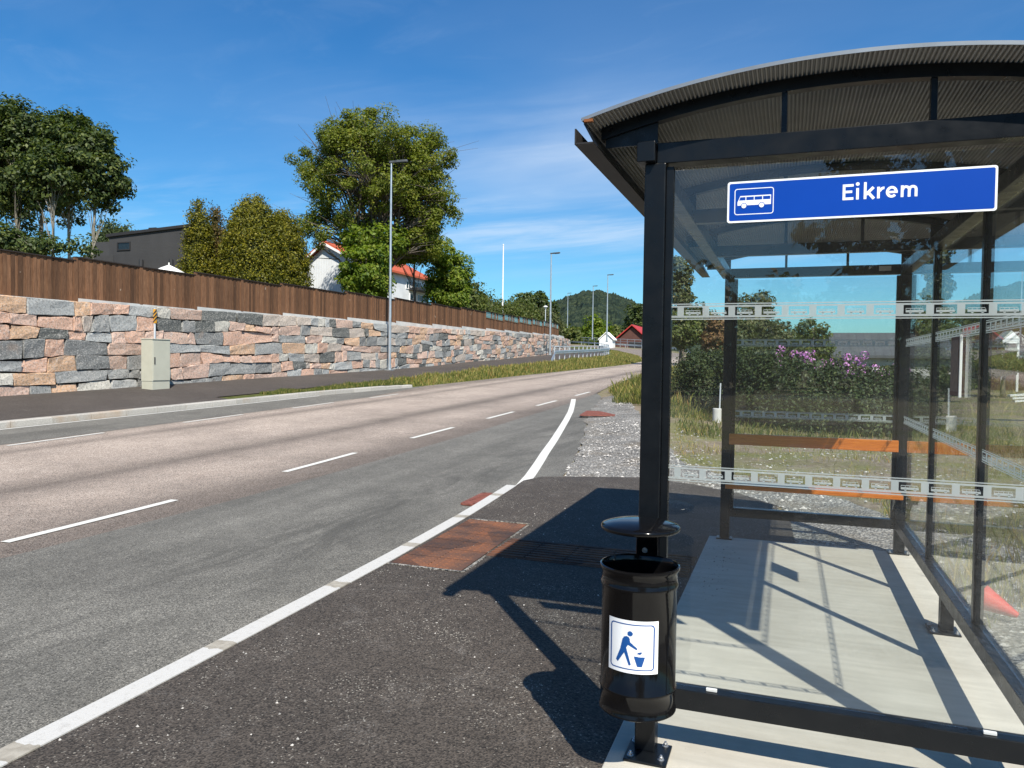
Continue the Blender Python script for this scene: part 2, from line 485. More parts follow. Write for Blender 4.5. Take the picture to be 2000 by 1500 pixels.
M['palebark'] = plain('pale_bark', (.24, .22, .18), .9, 0, .3, 7, .2, 0, .5, 30)


# ------------------------------------------------------------------ the lie of the land
def smst(t):
    t = np.clip(t, 0, 1); return t * t * (3 - 2 * t)


_ys = np.linspace(0, 320, 3201)
_ss = np.concatenate([[0], np.cumsum(0.030 * smst(_ys[1:] / 9) * 0.1)])


def sl(Y): return np.interp(Y, _ys, _ss)


def zr(Y):
    """height of the road surface"""
    Y = np.asarray(Y, float)
    return -0.13 + sl(Y) + np.maximum(Y - 105, 0) * 0.028


WY = [-60, -8, 6, 16, 33, 50, 68, 80, 89, 110, 140, 180, 320]
WX = [-21.6, -20.7, -20.1, -19.8, -19.42, -20.1, -21.75, -23.3, -25.0, -32, -46, -70, -170]
_wy = np.linspace(-60, 320, 1521); _wx = np.interp(_wy, WY, WX)
_k = np.hanning(41); _k /= _k.sum(); _wxs = np.convolve(np.pad(_wx, 20, 'edge'), _k, 'valid')


def wX(Y): return np.interp(Y, _wy, _wxs)


def wzb(Y): return np.interp(Y, [-60, -5, 0, 6, 11.9, 17.2, 22.4, 25.7, 33.2, 39, 43.2, 55.3, 70.5, 79, 89, 110, 140, 180, 320], [.1, .12, .18, .33, .50, .68, .86, .95, 1.18, 1.38, 1.59, 2.02, 2.53, 2.77, 3.04, 3.9, 5.2, 7.2, 14])


def wzt(Y): return np.interp(Y, [-60, -5, 11.9, 17.2, 22.4, 25.7, 33.2, 39, 48.4, 55.3, 70.5, 79, 89], [3.1, 3.1, 3.27, 3.34, 3.44, 3.52, 3.56, 3.65, 3.91, 4.06, 4.39, 4.47, 4.58])


def pX(Y): return np.where(np.asarray(Y) < 50, wX(Y) + np.interp(Y, [0, 12, 30, 45, 60], [3.75, 3.75, 3.5, 3.5, 3.3]), np.interp(Y, [50, 58, 68, 78, 86, 93, 102, 112, 140, 180, 320], [-16.65, -17.5, -18.0, -18.5, -19.4, -20.9, -24.0, -28.5, -42.5, -66.5, -166]))


def pz(Y): return np.interp(Y, [-60, 0, 9.4, 12, 15.5, 17.8, 24, 27.2, 31.3, 37.6, 43.6, 54.5, 58, 71, 89, 110, 140, 180, 320], [.04, .05, .14, .29, .40, .47, .70, .81, .96, 1.24, 1.42, 1.72, 1.88, 2.24, 2.80, 3.7, 5.0, 7.0, 13.5])


def ykerb(Y): return np.interp(Y, [-60, -5, 9, 13, 20, 25.7], [-15.8, -15.8, -15.6, -15.4, -15.15, -14.3])


def rL(Y): return np.interp(Y, [-60, -5, 9, 13, 20, 25.7, 32, 37, 45.6, 57, 64, 75, 88, 100, 112, 125, 140, 165, 200, 320], [-15.8, -15.8, -15.6, -15.4, -15.15, -14.4, -14.1, -13.9, -13.4, -12.6, -12.5, -13.3, -15.8, -18.5, -22, -27, -36, -57, -95, -215])


def rR(Y): return np.interp(Y, [-60, 6.0, 7.5, 8.9, 10, 12.3, 14.8, 17, 20, 23.3, 25.3, 29.8, 34.2, 54, 70, 90, 103, 113, 124, 135, 149, 165, 200, 320], [-2.5, -2.6, -2.47, -2.70, -2.91, -3.39, -3.97, -4.46, -4.98, -5.6, -6.27, -6.78, -7.2, -7.5, -8.3, -10.9, -12.6, -14.6, -20, -28.6, -40, -52, -84, -200])


def zg(X, Y):
    """ground right of the road"""
    X = np.asarray(X, float); Y = np.asarray(Y, float)
    return (sl(Y) + np.maximum(Y - 105, 0) * .028) * np.clip((0.5 - X) / 3.0, 0.25, 1) - 0.035


def zgb(X, Y):
    """shoulder of the road: ground that meets the asphalt edge without a step"""
    Y = np.asarray(Y, float); X = np.asarray(X, float)
    w = smst((X - rR(Y)) / 1.5); k = smst((Y - 6.5) / 1.2)
    return zg(X, Y) * (1 - k) + k * (zr(Y) + (zg(X, Y) - zr(Y)) * w)


def nz(x, y, s=1.0, seed=0):
    """cheap smooth noise, about -1..1"""
    x = np.asarray(x, float) * s + seed * 13.7; y = np.asarray(y, float) * s - seed * 7.3
    return (np.sin(x * 1.3 + 1.7 * np.sin(y * .9)) + np.sin(y * 1.7 + 1.3 * np.sin(x * 1.1 + 2)) + .5 * np.sin(2.7 * x + 3.1 * y + 1.1) + .5 * np.sin(4.3 * y - 3.7 * x)) / 3


def ground_hit(px, py):
    """where the line of sight through a photo pixel meets the ground right of the road"""
    for t_ in np.arange(4, 80, .02):
        p = at(px, py, t_)
        if p[2] < float(zgb(p[0], p[1])): return p
    return at(px, py, 30)


def build_ground():
    Ys = np.concatenate([[-600, -300, -150, -80], np.arange(-60, 0, 3.0), np.arange(0, 70, .75), np.arange(70, 200, 2.0), np.arange(200, 321, 10.0), [420, 600, 800]])
    cols = []
    for Y in Ys:
        y = float(np.clip(Y, -60, 320))
        w, zb, p, pzz, l, r, z = (float(f(y)) for f in (wX, wzb, pX, pz, rL, rR, zr))
        zt = float(wzt(y)) if y < 89 else float(np.interp(y, [89, 93], [wzt(89), wzb(93)]))
        if y > 93: zt = zb
        hill = float(smst((y - 93) / 40)) * 2
        row = [(-900, zt + 55), (-260, zt + 22), (-120, zt + 9), (w - 45, zt + 3.2), (w - 25, zt + 1.6), (w - 12, zt + .7), (w - 5, zt + .2 + .0 * hill), (w - .55, zt - .12), (w - .5, zb - .06), (p, pzz - .03)]
        d = l - p
        if y < 25.7:
            row += [(p + d * .3, pzz - .04), (p + d * .6, pzz - .05), (l - .02, pzz - .25)]
        else:
            k = float(smst((y - 25.7) / 4))
            row += [(p + d * .3, pzz - .02 + .05 * k), (p + d * .65, (pzz * .45 + z * .55) + .03 * k), (l - .02, z - .02)]
        row += [((l + r) / 2, z - .03), (r + .02, z - .02)]
        for X in (r + .5, r + 1.6, 0.5, 2.5, 5, 8.5, 14, 25, 60, 200, 900):
            X = max(X, r + .5 + .01 * len(row)) if X < 3 else X
            zz = float(zg(X, y)) + (.0 if X < 20 else (.02 * (X - 20)))
            if r + 2 < X < 25 and y > 8: zz += .06 * float(nz(X, y, .8, 3))
            if X <= r + 2.2: zz = float(zgb(X, y)) - .02
            row.append((X, zz))
        cols.append([(X, Y, Z) for X, Z in row])
    nC = len(cols[0]); vs = [p for c in cols for p in c]
    fs = [(i * nC + j, i * nC + j + 1, (i + 1) * nC + j + 1, (i + 1) * nC + j) for i in range(len(Ys) - 1) for j in range(nC - 1)]
    mi = [1 if 9 <= j <= 12 else 0 for i in range(len(Ys) - 1) for j in range(nC - 1)]
    o = np_mesh('ground', vs, fs, [M['ground'], M['verge']])
    o.data.polygons.foreach_set('material_index', mi)
    tag(o, kind='structure')


def ribbon(name, fL, fR, fzL, fzR, Ys, m, nx=6, kind='structure', lift=0.0):
    vs = []; fs = []
    for Y in Ys:
        a, b, za, zb = float(fL(Y)), float(fR(Y)), float(fzL(Y)), float(fzR(Y))
        for k in range(nx):
            u = k / (nx - 1)
            vs.append((a + (b - a) * u, Y, za + (zb - za) * u + lift))
    for i in range(len(Ys) - 1):
        for k in range(nx - 1):
            fs.append((i * nx + k, i * nx + k + 1, (i + 1) * nx + k + 1, (i + 1) * nx + k))
    o = np_mesh(name, vs, fs, m)
    return tag(o, kind=kind)


def strip_mesh(name, line, w, m, zf, thick=None):
    """flat painted band along a plan polyline"""
    vs = []; fs = []
    L = np.array(line, float)
    for i in range(len(L)):
        d = L[min(i + 1, len(L) - 1)] - L[max(i - 1, 0)]; d /= np.linalg.norm(d); n = np.array([d[1], -d[0]])
        for sgn in (-1, 1):
            q = L[i] + n * sgn * w / 2
            vs.append((q[0], q[1], zf(q[1])))
    fs = [(2 * i, 2 * i + 1, 2 * i + 3, 2 * i + 2) for i in range(len(L) - 1)]
    return tag(np_mesh(name, vs, fs, m), kind='structure')


def zplat(X, Y):
    return zg(X, Y) + .023


def poly_sheet(name, poly, zf, m, step=.4, jitter=0.0):
    """sheet filling a plan polygon, triangulated, following zf"""
    bm = bmesh.new()
    P = []
    n = len(poly)
    for i in range(n):
        a = np.array(poly[i], float); b = np.array(poly[(i + 1) % n], float)
        k = max(1, int(np.linalg.norm(b - a) / step))
        for q in range(k): P.append(a + (b - a) * q / k)
    if jitter:
        P = [p + jitter * np.array([float(nz(p[0] * 3, p[1] * 3, 2, 1)), float(nz(p[1] * 3, p[0] * 3, 2, 2))]) for p in P]
    vs = [bm.verts.new((p[0], p[1], 0)) for p in P]
    f = bm.faces.new(vs)
    bmesh.ops.triangulate(bm, faces=[f])
    bmesh.ops.subdivide_edges(bm, edges=[e for e in bm.edges if e.calc_length() > 1.2], cuts=3, use_grid_fill=True)
    for v in bm.verts: v.co.z = float(zf(v.co.x, v.co.y))
    for f in bm.faces:
        if f.normal.z < 0: f.normal_flip()
    me = bpy.data.meshes.new(name); bm.to_mesh(me); bm.free(); me.materials.append(m)
    o = bpy.data.objects.new(name, me); col.objects.link(o)
    return tag(o, kind='structure')


def kx(Y): return np.interp(Y, [-12, -1, .3, 2.3, 4.3, 6.4], [-2.26, -2.30, -2.335, -2.41, -2.52, -2.68])


def build_setting():
    build_ground()
    yy = np.concatenate([np.arange(-60, 100, 1.5), np.arange(100, 260, 2.0)])
    laneL = lambda Y: float(np.interp(Y, [-60, 20, 27, 200], [-13.15, -13.15, -14.3, -13])) if Y < 27 else float(rL(Y))
    laneR = lambda Y: float(np.interp(Y, [-60, 0, 12, 20, 25, 27], [-5.68, -5.68, -5.72, -5.9, -6.2, -6.4])) if Y < 27 else float(rR(Y))
    ribbon('road', lambda Y: max(laneL(Y), float(rL(Y))), lambda Y: min(laneR(Y), float(rR(Y))), zr, zr, yy, M['lane'], 8)
    y2 = np.arange(-60, 26.6, .5)
    near = ribbon('bus_bay', lambda Y: laneR(Y) - .02, lambda Y: float(rR(Y)), zr, zr, y2, M['bay'], 8, lift=.004)
    near['label'] = 'grey asphalt bus bay beside the shelter'
    ribbon('bus_bay', lambda Y: float(rL(Y)), lambda Y: max(laneL(Y), float(rL(Y))) + .02, zr, zr, y2, M['bay'], 6, lift=.004)
    ribbon('cycle_path', lambda Y: float(wX(Y)) - .25, pX, wzb, pz, np.concatenate([np.arange(-60, 90, 1.5), np.arange(90, 240, 3.0)]), M['path'], 5)
    # gravel edging strip between path and verge
    ribbon('gravel_edging', lambda Y: float(pX(Y)) - .02, lambda Y: float(pX(Y)) + .5, lambda Y: pz(Y) + .004, lambda Y: pz(Y) + .02, np.arange(27, 66, 1.5), M['gravel'], 3)
    # platform asphalt and its surrounding gravel
    plat = [(kx(y) - .01, y) for y in np.arange(-12, 6.41, .8)] + [(-2.60, 6.9), (-2.05, 7.35), (-1.35, 7.46), (-.6, 7.25), (0, 6.85), (.45, 6.2), (.62, 5.3), (.66, 4.3), (.66, -12)]
    poly_sheet('pavement', plat, lambda X, Y: zgb(X, Y) + .023, M['platform'], .4)
    grav = [(-2.58, 6.75), (-2.46, 7.5), (-2.70, 8.9), (-2.92, 10), (-3.4, 12.3), (-4.0, 14.8), (-4.5, 17), (-5.0, 20), (-5.55, 23), (-5.2, 24), (-4.3, 21.5), (-3.4, 18), (-2.3, 14), (-1.5, 11), (-.9, 9.0), (.2, 8.0), (1.2, 6.9), (1.9, 5.6), (2.6, 4.9), (4.2, 4.6), (5.5, 3.2), (5.5, -14), (.63, -14), (.63, 6.0), (-.1, 7.0)]
    poly_sheet('gravel_shoulder', grav, lambda X, Y: zgb(X, Y) + .010, M['gravel'], .35, .10)
    # near kerb: white painted stones, level with the pavement
    b = MB()
    ys = np.arange(-12, 6.45, .6)
    for i in range(len(ys) - 1):
        y0, y1 = ys[i], ys[i + 1]
        x0, x1 = float(kx(y0)), float(kx(y1))
        z0, z1 = float(zplat(-2.4, y0)) + .006, float(zplat(-2.4, y1)) + .006
        w = .152; c = .028
        pro = [(-w, -.3), (-w, -c), (-w + c * .8, 0.0), (0, 0.0), (0, -.3)]
        n = len(b.v)
        vs = [(x0 + p[0], y0, z0 + p[1]) for p in pro] + [(x1 + p[0], y1, z1 + p[1]) for p in pro]
        fs = [(k, k + 1, k + 6, k + 5) for k in range(4)]
        if i == len(ys) - 2: fs.append((5, 6, 7, 8, 9))
        b.add(vs, fs)
    o = b.build('kerb', M['kerbpaint']); tag(o, kind='structure')
    # far granite kerb
    b = MB()
    y = -40.0
    while y < 25.6:
        y1 = min(y + .985, 25.7)
        xs = [float(ykerb(q)) for q in (y, y1)]
        zs = [float(zr(q)) for q in (y, y1)]
        h = .155 if y < 23 else .155 - .05 * (y - 23) / 2.7
        w = .24
        pro = [(.0, -.2), (-.01, h - .02), (-.03, h), (-w, h), (-w, -.2)]
        vs = [(xs[0] + p[0], y, zs[0] + p[1]) for p in pro] + [(xs[1] + p[0], y1, zs[1] + p[1]) for p in pro]
        b.add(vs, [(k, k + 1, k + 6, k + 5) for k in range(4)] + [(4, 3, 2, 1, 0), (5, 6, 7, 8, 9)])
        y += 1.0
    tag(b.build('kerb', M['granite']), kind='structure')
    # strip of path between far kerb and cycle path
    ribbon('kerb_backfill', lambda Y: float(pX(Y)) - .03, lambda Y: float(ykerb(Y)) - .22, lambda Y: pz(Y) + .001, lambda Y: float(zr(Y)) + .15, np.arange(-40, 16.1, 1.0), M['path'], 2)
    # markings
    zp = lambda Y: float(zr(Y)) + .009
    def dash(y0, y1, xa, xb, w=.11):
        strip_mesh('road_marking', [(xa + (xb - xa) * k / 4, y0 + (y1 - y0) * k / 4) for k in range(5)], w, M['paint'], zp)
    for y0, y1 in ((-6.6, -4.5), (-2.3, -.2), (1.9, 4.12), (6.36, 8.45), (10.6, 12.66), (14.8, 16.8), (18.95, 21.1), (23.6, 25.8)):
        xa = np.interp(y0, [-8, 2, 4.1, 8.4, 26], [-6.1, -6.21, -6.34, -6.5, -6.66]); xb = np.interp(y1, [-8, 2, 4.1, 8.4, 26], [-6.1, -6.21, -6.34, -6.5, -6.66])
        dash(y0, y1, xa, xb)
    for y0 in (-1.7, 2.6, 6.9, 11.25, 15.5, 19.8):
        dash(y0, y0 + 2.15, -12.9, -12.95, .10)
    strip_mesh('edge_line', [(-2.75, 6.38), (-2.93, 7.4), (-3.16, 8.5), (-3.40, 9.6), (-3.75, 11.3), (-4.15, 13.15), (-4.6, 15.2), (-5.1, 17.4), (-5.65, 19.6), (-6.27, 22.0)], .155, M['paint'], zp)
    strip_mesh('edge_line', [(float(ykerb(y)) + .14, y) for y in np.arange(-10, 21, 1.0)], .09, M['paint'], zp)
    # concrete slab
    b = MB(); b.box(-.10, 1.66, -1.4, 4.26, -.2, 0.0)
    tag(b.build('concrete_slab', M['concrete'], bevel=.006), kind='structure')
    # tactile paving: iron plates with studs, and ribbed guiding strip
    b = MB()
    zt = lambda x, y: float(zplat(x, y)) + .006
    xs = np.linspace(-2.385, -1.765, 3); ysl = np.linspace(2.25, 4.0, 7)
    for i in range(2):
        for j in range(6):
            x0, x1, y0, y1 = xs[i] + .003, xs[i + 1] - .003, ysl[j] + .003, ysl[j + 1] - .003
            sh = lambda y: -(y - 2.25) * .035
            b.add([(x0 + sh(y0), y0, zt(x0, y0)), (x1 + sh(y0), y0, zt(x1, y0)), (x1 + sh(y1), y1, zt(x1, y1)), (x0 + sh(y1), y1, zt(x0, y1))], [(0, 1, 2, 3)])
    for x in np.arange(-2.36, -1.78, .058):
        for y in np.arange(2.28, 3.99, .058):
            xx = x - (y - 2.25) * .035; z = zt(xx, y)
            b.add([(xx + .013 * math.cos(a), y + .013 * math.sin(a), z) for a in np.arange(6) * PI / 3] + [(xx + .009 * math.cos(a), y + .009 * math.sin(a), z + .006) for a in np.arange(6) * PI / 3],
                  [(k, (k + 1) % 6, 6 + (k + 1) % 6, 6 + k) for k in range(6)] + [(6, 7, 8, 9, 10, 11)])
    o = b.build('tactile_paving', M['iron'])
    tag(o, 'rusty studded square of iron tactile plates against the white kerb', 'tactile paving', 'rusty tactile paving plates')
    b = MB()
    for i, x0 in enumerate(np.arange(-1.77, -.12, .33)):
        x1 = min(x0 + .326, -.105)
        b.box(x0, x1, 2.77, 3.43, zt(-1, 3) - .03, zt(-1, 3))
        for y in np.arange(2.80, 3.42, .078):
            b.box(x0 + .006, x1 - .006, y, y + .036, zt(-1, 3) - .01, zt(-1, 3) + .009)
    o = b.build('tactile_paving', M['iron'])
    tag(o, 'rusty ribbed strip of iron guiding plates running to the shelter slab', 'tactile paving', 'rusty tactile paving plates')
    # mortar rim round the plates
    b = MB()
    for (x0, y0, x1, y1) in ((-2.40, 2.235, -1.74, 2.235), (-2.46, 4.02, -1.80, 4.02), (-1.745, 2.24, -1.765, 2.75), (-1.79, 3.45, -1.815, 4.02)):
        z = zt(x0, y0) - .002
        b.beam((x0, y0, z), (x1, y1, z), .022, .006)
    tag(b.build('mortar_joint', M['gravel']), kind='structure')
    # drain grates
    def grate(name, poly, z, label, nb):
        root = empty(name, (np.mean([p[0] for p in poly]), np.mean([p[1] for p in poly]), z), label, 'drain grate', 'rusty drain covers')
        P = [np.array(p) for p in poly]
        f = MB(); g = MB()
        for k in range(4):
            a, c = P[k], P[(k + 1) % 4]
            f.beam((*a, z + .006), (*c, z + .006), .05, .02)
        for k in range(nb):
            u = (k + .5) / nb
            a = P[0] + (P[3] - P[0]) * u; c = P[1] + (P[2] - P[1]) * u
            g.beam((*a, z + .008), (*c, z + .008), np.linalg.norm(P[3] - P[0]) / nb * .62, .014)
        f.build('frame', M['iron_red'], root); g.build('grid', M['iron_red'], root)
    zd = float(zr(5.6)) + .006
    grate('drain_grate', [(-3.02, 5.15), (-2.87, 5.15), (-2.93, 5.92), (-3.06, 5.92)], zd, 'narrow rusty drain grate in the bus bay against the white kerb', 9)
    zd = float(zgb(-4.15, 17)) + .016
    grate('drain_grate', [(-4.42, 15.9), (-3.62, 16.2), (-3.90, 17.9), (-4.72, 17.8)], zd, 'wide reddish drain cover beside the gravel past the bus bay', 10)


def scatter_poly(poly, n, rs):
    P = np.array(poly, float); x0, y0 = P.min(0); x1, y1 = P.max(0)
    out = []
    tot = 0
    while tot < n:
        q = np.stack([rs.uniform(x0, x1, n * 2), rs.uniform(y0, y1, n * 2)], 1)
        q = q[inpoly(q, P)]
        out.append(q); tot += len(q)
    return np.concatenate(out)[:n]


def inpoly(q, P):
    x, y = q[:, 0], q[:, 1]; c = np.zeros(len(q), bool); j = len(P) - 1
    for i in range(len(P)):
        xi, yi = P[i]; xj, yj = P[j]
        c ^= ((yi > y) != (yj > y)) & (x < (xj - xi) * (y - yi) / (yj - yi + 1e-12) + xi)
        j = i
    return c


def blades(name, pts, hmin, hmax, w, m, rs, lean=.35):
    n = len(pts)
    h = (hmin + (hmax - hmin) * rs.uniform(0, 1, n) ** 1.6) * np.clip(.75 + .45 * nz(pts[:, 0], pts[:, 1], 1.9, 8) + .25 * nz(pts[:, 0], pts[:, 1], .6, 9), .3, 1.35); a = rs.uniform(0, 2 * PI, n); l = rs.uniform(0, lean, n) * h
    d = np.stack([np.cos(a), np.sin(a), np.zeros(n)], 1); b = rs.uniform(0, 2 * PI, n)
    t_ = np.stack([np.cos(b), np.sin(b), np.zeros(n)], 1) * (w * rs.uniform(.6, 1.4, n))[:, None]
    p = pts; up = np.array([0, 0, 1.0])
    v0 = p - t_ * .5; v1 = p + t_ * .5
    mid = p + up * (h * .6)[:, None] + d * (l * .4)[:, None]
    tip = p + up * h[:, None] + d * l[:, None]
    v2 = mid + t_ * .4; v3 = tip
    V = np.stack([v0, v1, v2, v3], 1).reshape(-1, 3)
    return np_mesh(name, V, np.arange(4 * n).reshape(-1, 4), m)


def build_grass():
    rs = np.random.default_rng(11)
    # verge between cycle path and road
    n = 70000
    Y = 18 + 90 * rs.uniform(0, 1, n) ** 1.35
    u = rs.uniform(0, 1, n)
    a = np.where(Y < 25.7, pX(Y) + .05, pX(Y) + .35); b = np.where(Y < 25.7, ykerb(Y) - .26, rL(Y) - .08)
    X = a + (b - a) * u
    k = smst((Y - 25.7) / 4)
    zl = np.where(u < .3, pz(Y) - .02 + .05 * k * (u / .3), np.where(u < .65, (pz(Y) - .02 + .05 * k) + ((pz(Y) * .45 + zr(Y) * .55 + .03 * k) - (pz(Y) - .02 + .05 * k)) * (u - .3) / .35, (pz(Y) * .45 + zr(Y) * .55 + .03 * k) + (zr(Y) - .02 - (pz(Y) * .45 + zr(Y) * .55 + .03 * k)) * (u - .65) / .35))
    zl = np.where(Y < 25.7, pz(Y) - .05, zl)
    keep = (b > a + .05) & (nz(X, Y, 1.4, 5) + rs.uniform(-.4, .9, n) > -.15)
    pts = np.stack([X, Y, zl - .02], 1)[keep]
    near = pts[:, 1] < 26
    o = blades('verge_grass', pts[near], .06, .20, .03, M['grass'], rs); tag(o, 'low green weeds and grass behind the far granite kerb', 'grass', kind='stuff')
    far = pts[~near]; dry = rs.uniform(0, 1, len(far)) < .35
    o = blades('verge_grass', far[~dry], .08, .30, .04, M['grass'], rs); tag(o, 'green grass on the verge between road and raised path', 'grass', kind='stuff')
    o = blades('verge_grass', far[dry], .10, .36, .035, M['drygrass'], rs); tag(o, 'straw coloured grass stalks on the verge by the road', 'grass', kind='stuff')
    # meadow right of the road and behind the shelter
    def field(name, poly, n, h0, h1, w, m, label, thr, sc=.9, seed=1, ex=.0):
        q = scatter_poly(poly, n, rs)
        kx_ = nz(q[:, 0], q[:, 1], sc, seed) + rs.normal(0, .28, len(q)) > thr
        q = q[kx_]
        q = q[q[:, 0] > rR(q[:, 1]) + .45]
        z = zgb(q[:, 0], q[:, 1]) + np.where(q[:, 1] > 8, .06 * nz(q[:, 0], q[:, 1], .8, 3), 0) - .02
        o = blades(name, np.stack([q[:, 0], q[:, 1], z], 1), h0, h1, w, m, rs, .5)
        tag(o, label, 'grass', kind='stuff')
    meadow = [(-1.1, 9.5), (.3, 8.2), (1.4, 7.2), (2.0, 6.0), (2.7, 5.3), (4.4, 5.0), (6.5, 5.5), (9, 9), (9, 19), (-2.4, 19), (-1.9, 15)]
    field('meadow_grass', meadow, 52000, .03, .17, .009, M['drygrass'], 'dry yellow green grass on the plot behind the shelter', .06, 1.1, 1)
    field('meadow_grass', [(-1.5, 13.2), (9, 12), (9, 20), (-3.0, 20)], 26000, .08, .32, .013, M['grass'], 'taller green grass along the foot of the hedge', -.25, .9, 4)
    field('meadow_grass', [(1.7, 2.2), (3.0, 4.2), (6, 5.6), (1.55, 6.4), (1.62, 4.0)], 9000, .05, .30, .008, M['drygrass'], 'thin dry grass in the gravel beside the shelter corner', .12, 1.8, 2)
    field('meadow_grass', [(-6.6, 24.5), (-4.3, 20), (-3.2, 19), (-1.5, 22), (-3.5, 50), (-7.4, 56), (-7.2, 36)], 42000, .10, .42, .018, M['grass'], 'tall green grass on the right hand road edge', -.55, .7, 6)
    field('meadow_grass', [(-6.6, 24.5), (-4.3, 20), (-2.0, 19), (0, 22), (-3.5, 80), (-8.5, 80), (-7.2, 36)], 24000, .14, .58, .013, M['drygrass'], 'tall straw coloured grass stalks on the right hand road edge', -.2, .7, 7)
    # loose stones
    n = 9000
    q = np.concatenate([scatter_poly([(-2.45, 7.3), (-2.9, 10), (-5.4, 23), (-4.2, 21), (-1.5, 11), (-.8, 9), (.3, 8), (1.3, 6.9), (.6, 5.6), (0, 6.9), (-1.3, 7.5)], 4200, rs), scatter_poly([(1.68, -1), (4.6, -1), (4.6, 4.3), (1.9, 5.6), (1.68, 4)], 5600, rs), scatter_poly([(-1.1, 9.5), (2, 6), (6, 6), (6, 13), (-2, 14)], 2200, rs)])
    n = len(q)
    r = .008 + .022 * rs.uniform(0, 1, n) ** 3
    ic = np.array([(0, 0, 1), (1, 0, 0), (.3, .95, 0), (-.8, .6, 0), (-.8, -.6, 0), (.3, -.95, 0), (0, 0, -1)], float)
    fc = [(0, 1, 2, 2), (0, 2, 3, 3), (0, 3, 4, 4), (0, 4, 5, 5), (0, 5, 1, 1)]
    tri = np.array([f[:3] for f in fc])
    V = ic[None] * r[:, None, None] * rs.uniform(.6, 1.4, (n, 7, 3)); V[:, :, 2] *= .7
    z = zgb(q[:, 0], q[:, 1]) + .010 + np.where(q[:, 1] > 8.5, .05 * nz(q[:, 0], q[:, 1], .8, 3), 0)
    V += np.stack([q[:, 0], q[:, 1], z], 1)[:, None]
    F = (tri[None] + 7 * np.arange(n)[:, None, None]).reshape(-1, 3)
    o = np_mesh('gravel_stones', V.reshape(-1, 3), F, M['pebble'], nper=3, smooth=False); tag(o, 'loose grey crushed stones round the shelter pavement', 'gravel', kind='stuff')
    # chippings on the asphalt and the slab edge
    q = np.concatenate([scatter_poly([(-2.3, -1.5), (-.15, -1.5), (-.15, 4), (-2.3, 6)], 420, rs), scatter_poly([(-.16, 2.2), (.15, 2.2), (.25, 4.0), (-.16, 4.0)], 140, rs)])
    n = len(q); r = .003 + .005 * rs.uniform(0, 1, n) ** 2
    V = ic[None] * r[:, None, None] * rs.uniform(.6, 1.4, (n, 7, 3)); z = np.where(q[:, 0] > -.1, 0.0, zplat(q[:, 0], q[:, 1]))
    V += np.stack([q[:, 0], q[:, 1], z + r * .3], 1)[:, None]
    F = (tri[None] + 7 * np.arange(n)[:, None, None]).reshape(-1, 3)
    o = np_mesh('chippings', V.reshape(-1, 3), F, M['pebble'], nper=3, smooth=False); tag(o, 'small stone chippings strewn on the pavement', 'gravel', kind='stuff')


# ------------------------------------------------------------------ retaining wall and fence
_wq = np.arange(-10, 89.01, .05)
_wp = np.stack([wX(_wq), _wq], 1)
_wsv = np.concatenate([[0], np.cumsum(np.linalg.norm(np.diff(_wp, axis=0), axis=1))])
S0 = float(np.interp(11.93, _wq, _wsv)) - 19.94     # keeps the arc length origin used for the fence sections


def wall_pt(s, out=0.0):
    """plan point at arc length s along the wall, moved out towards the road"""
    y = np.interp(s + S0, _wsv, _wq); e = .3
    a = np.array([wX(y - e), y - e]); b = np.array([wX(y + e), y + e]); d = (b - a) / np.linalg.norm(b - a)
    return np.array([wX(y), y]) + np.array([d[1], -d[0]]) * out, y


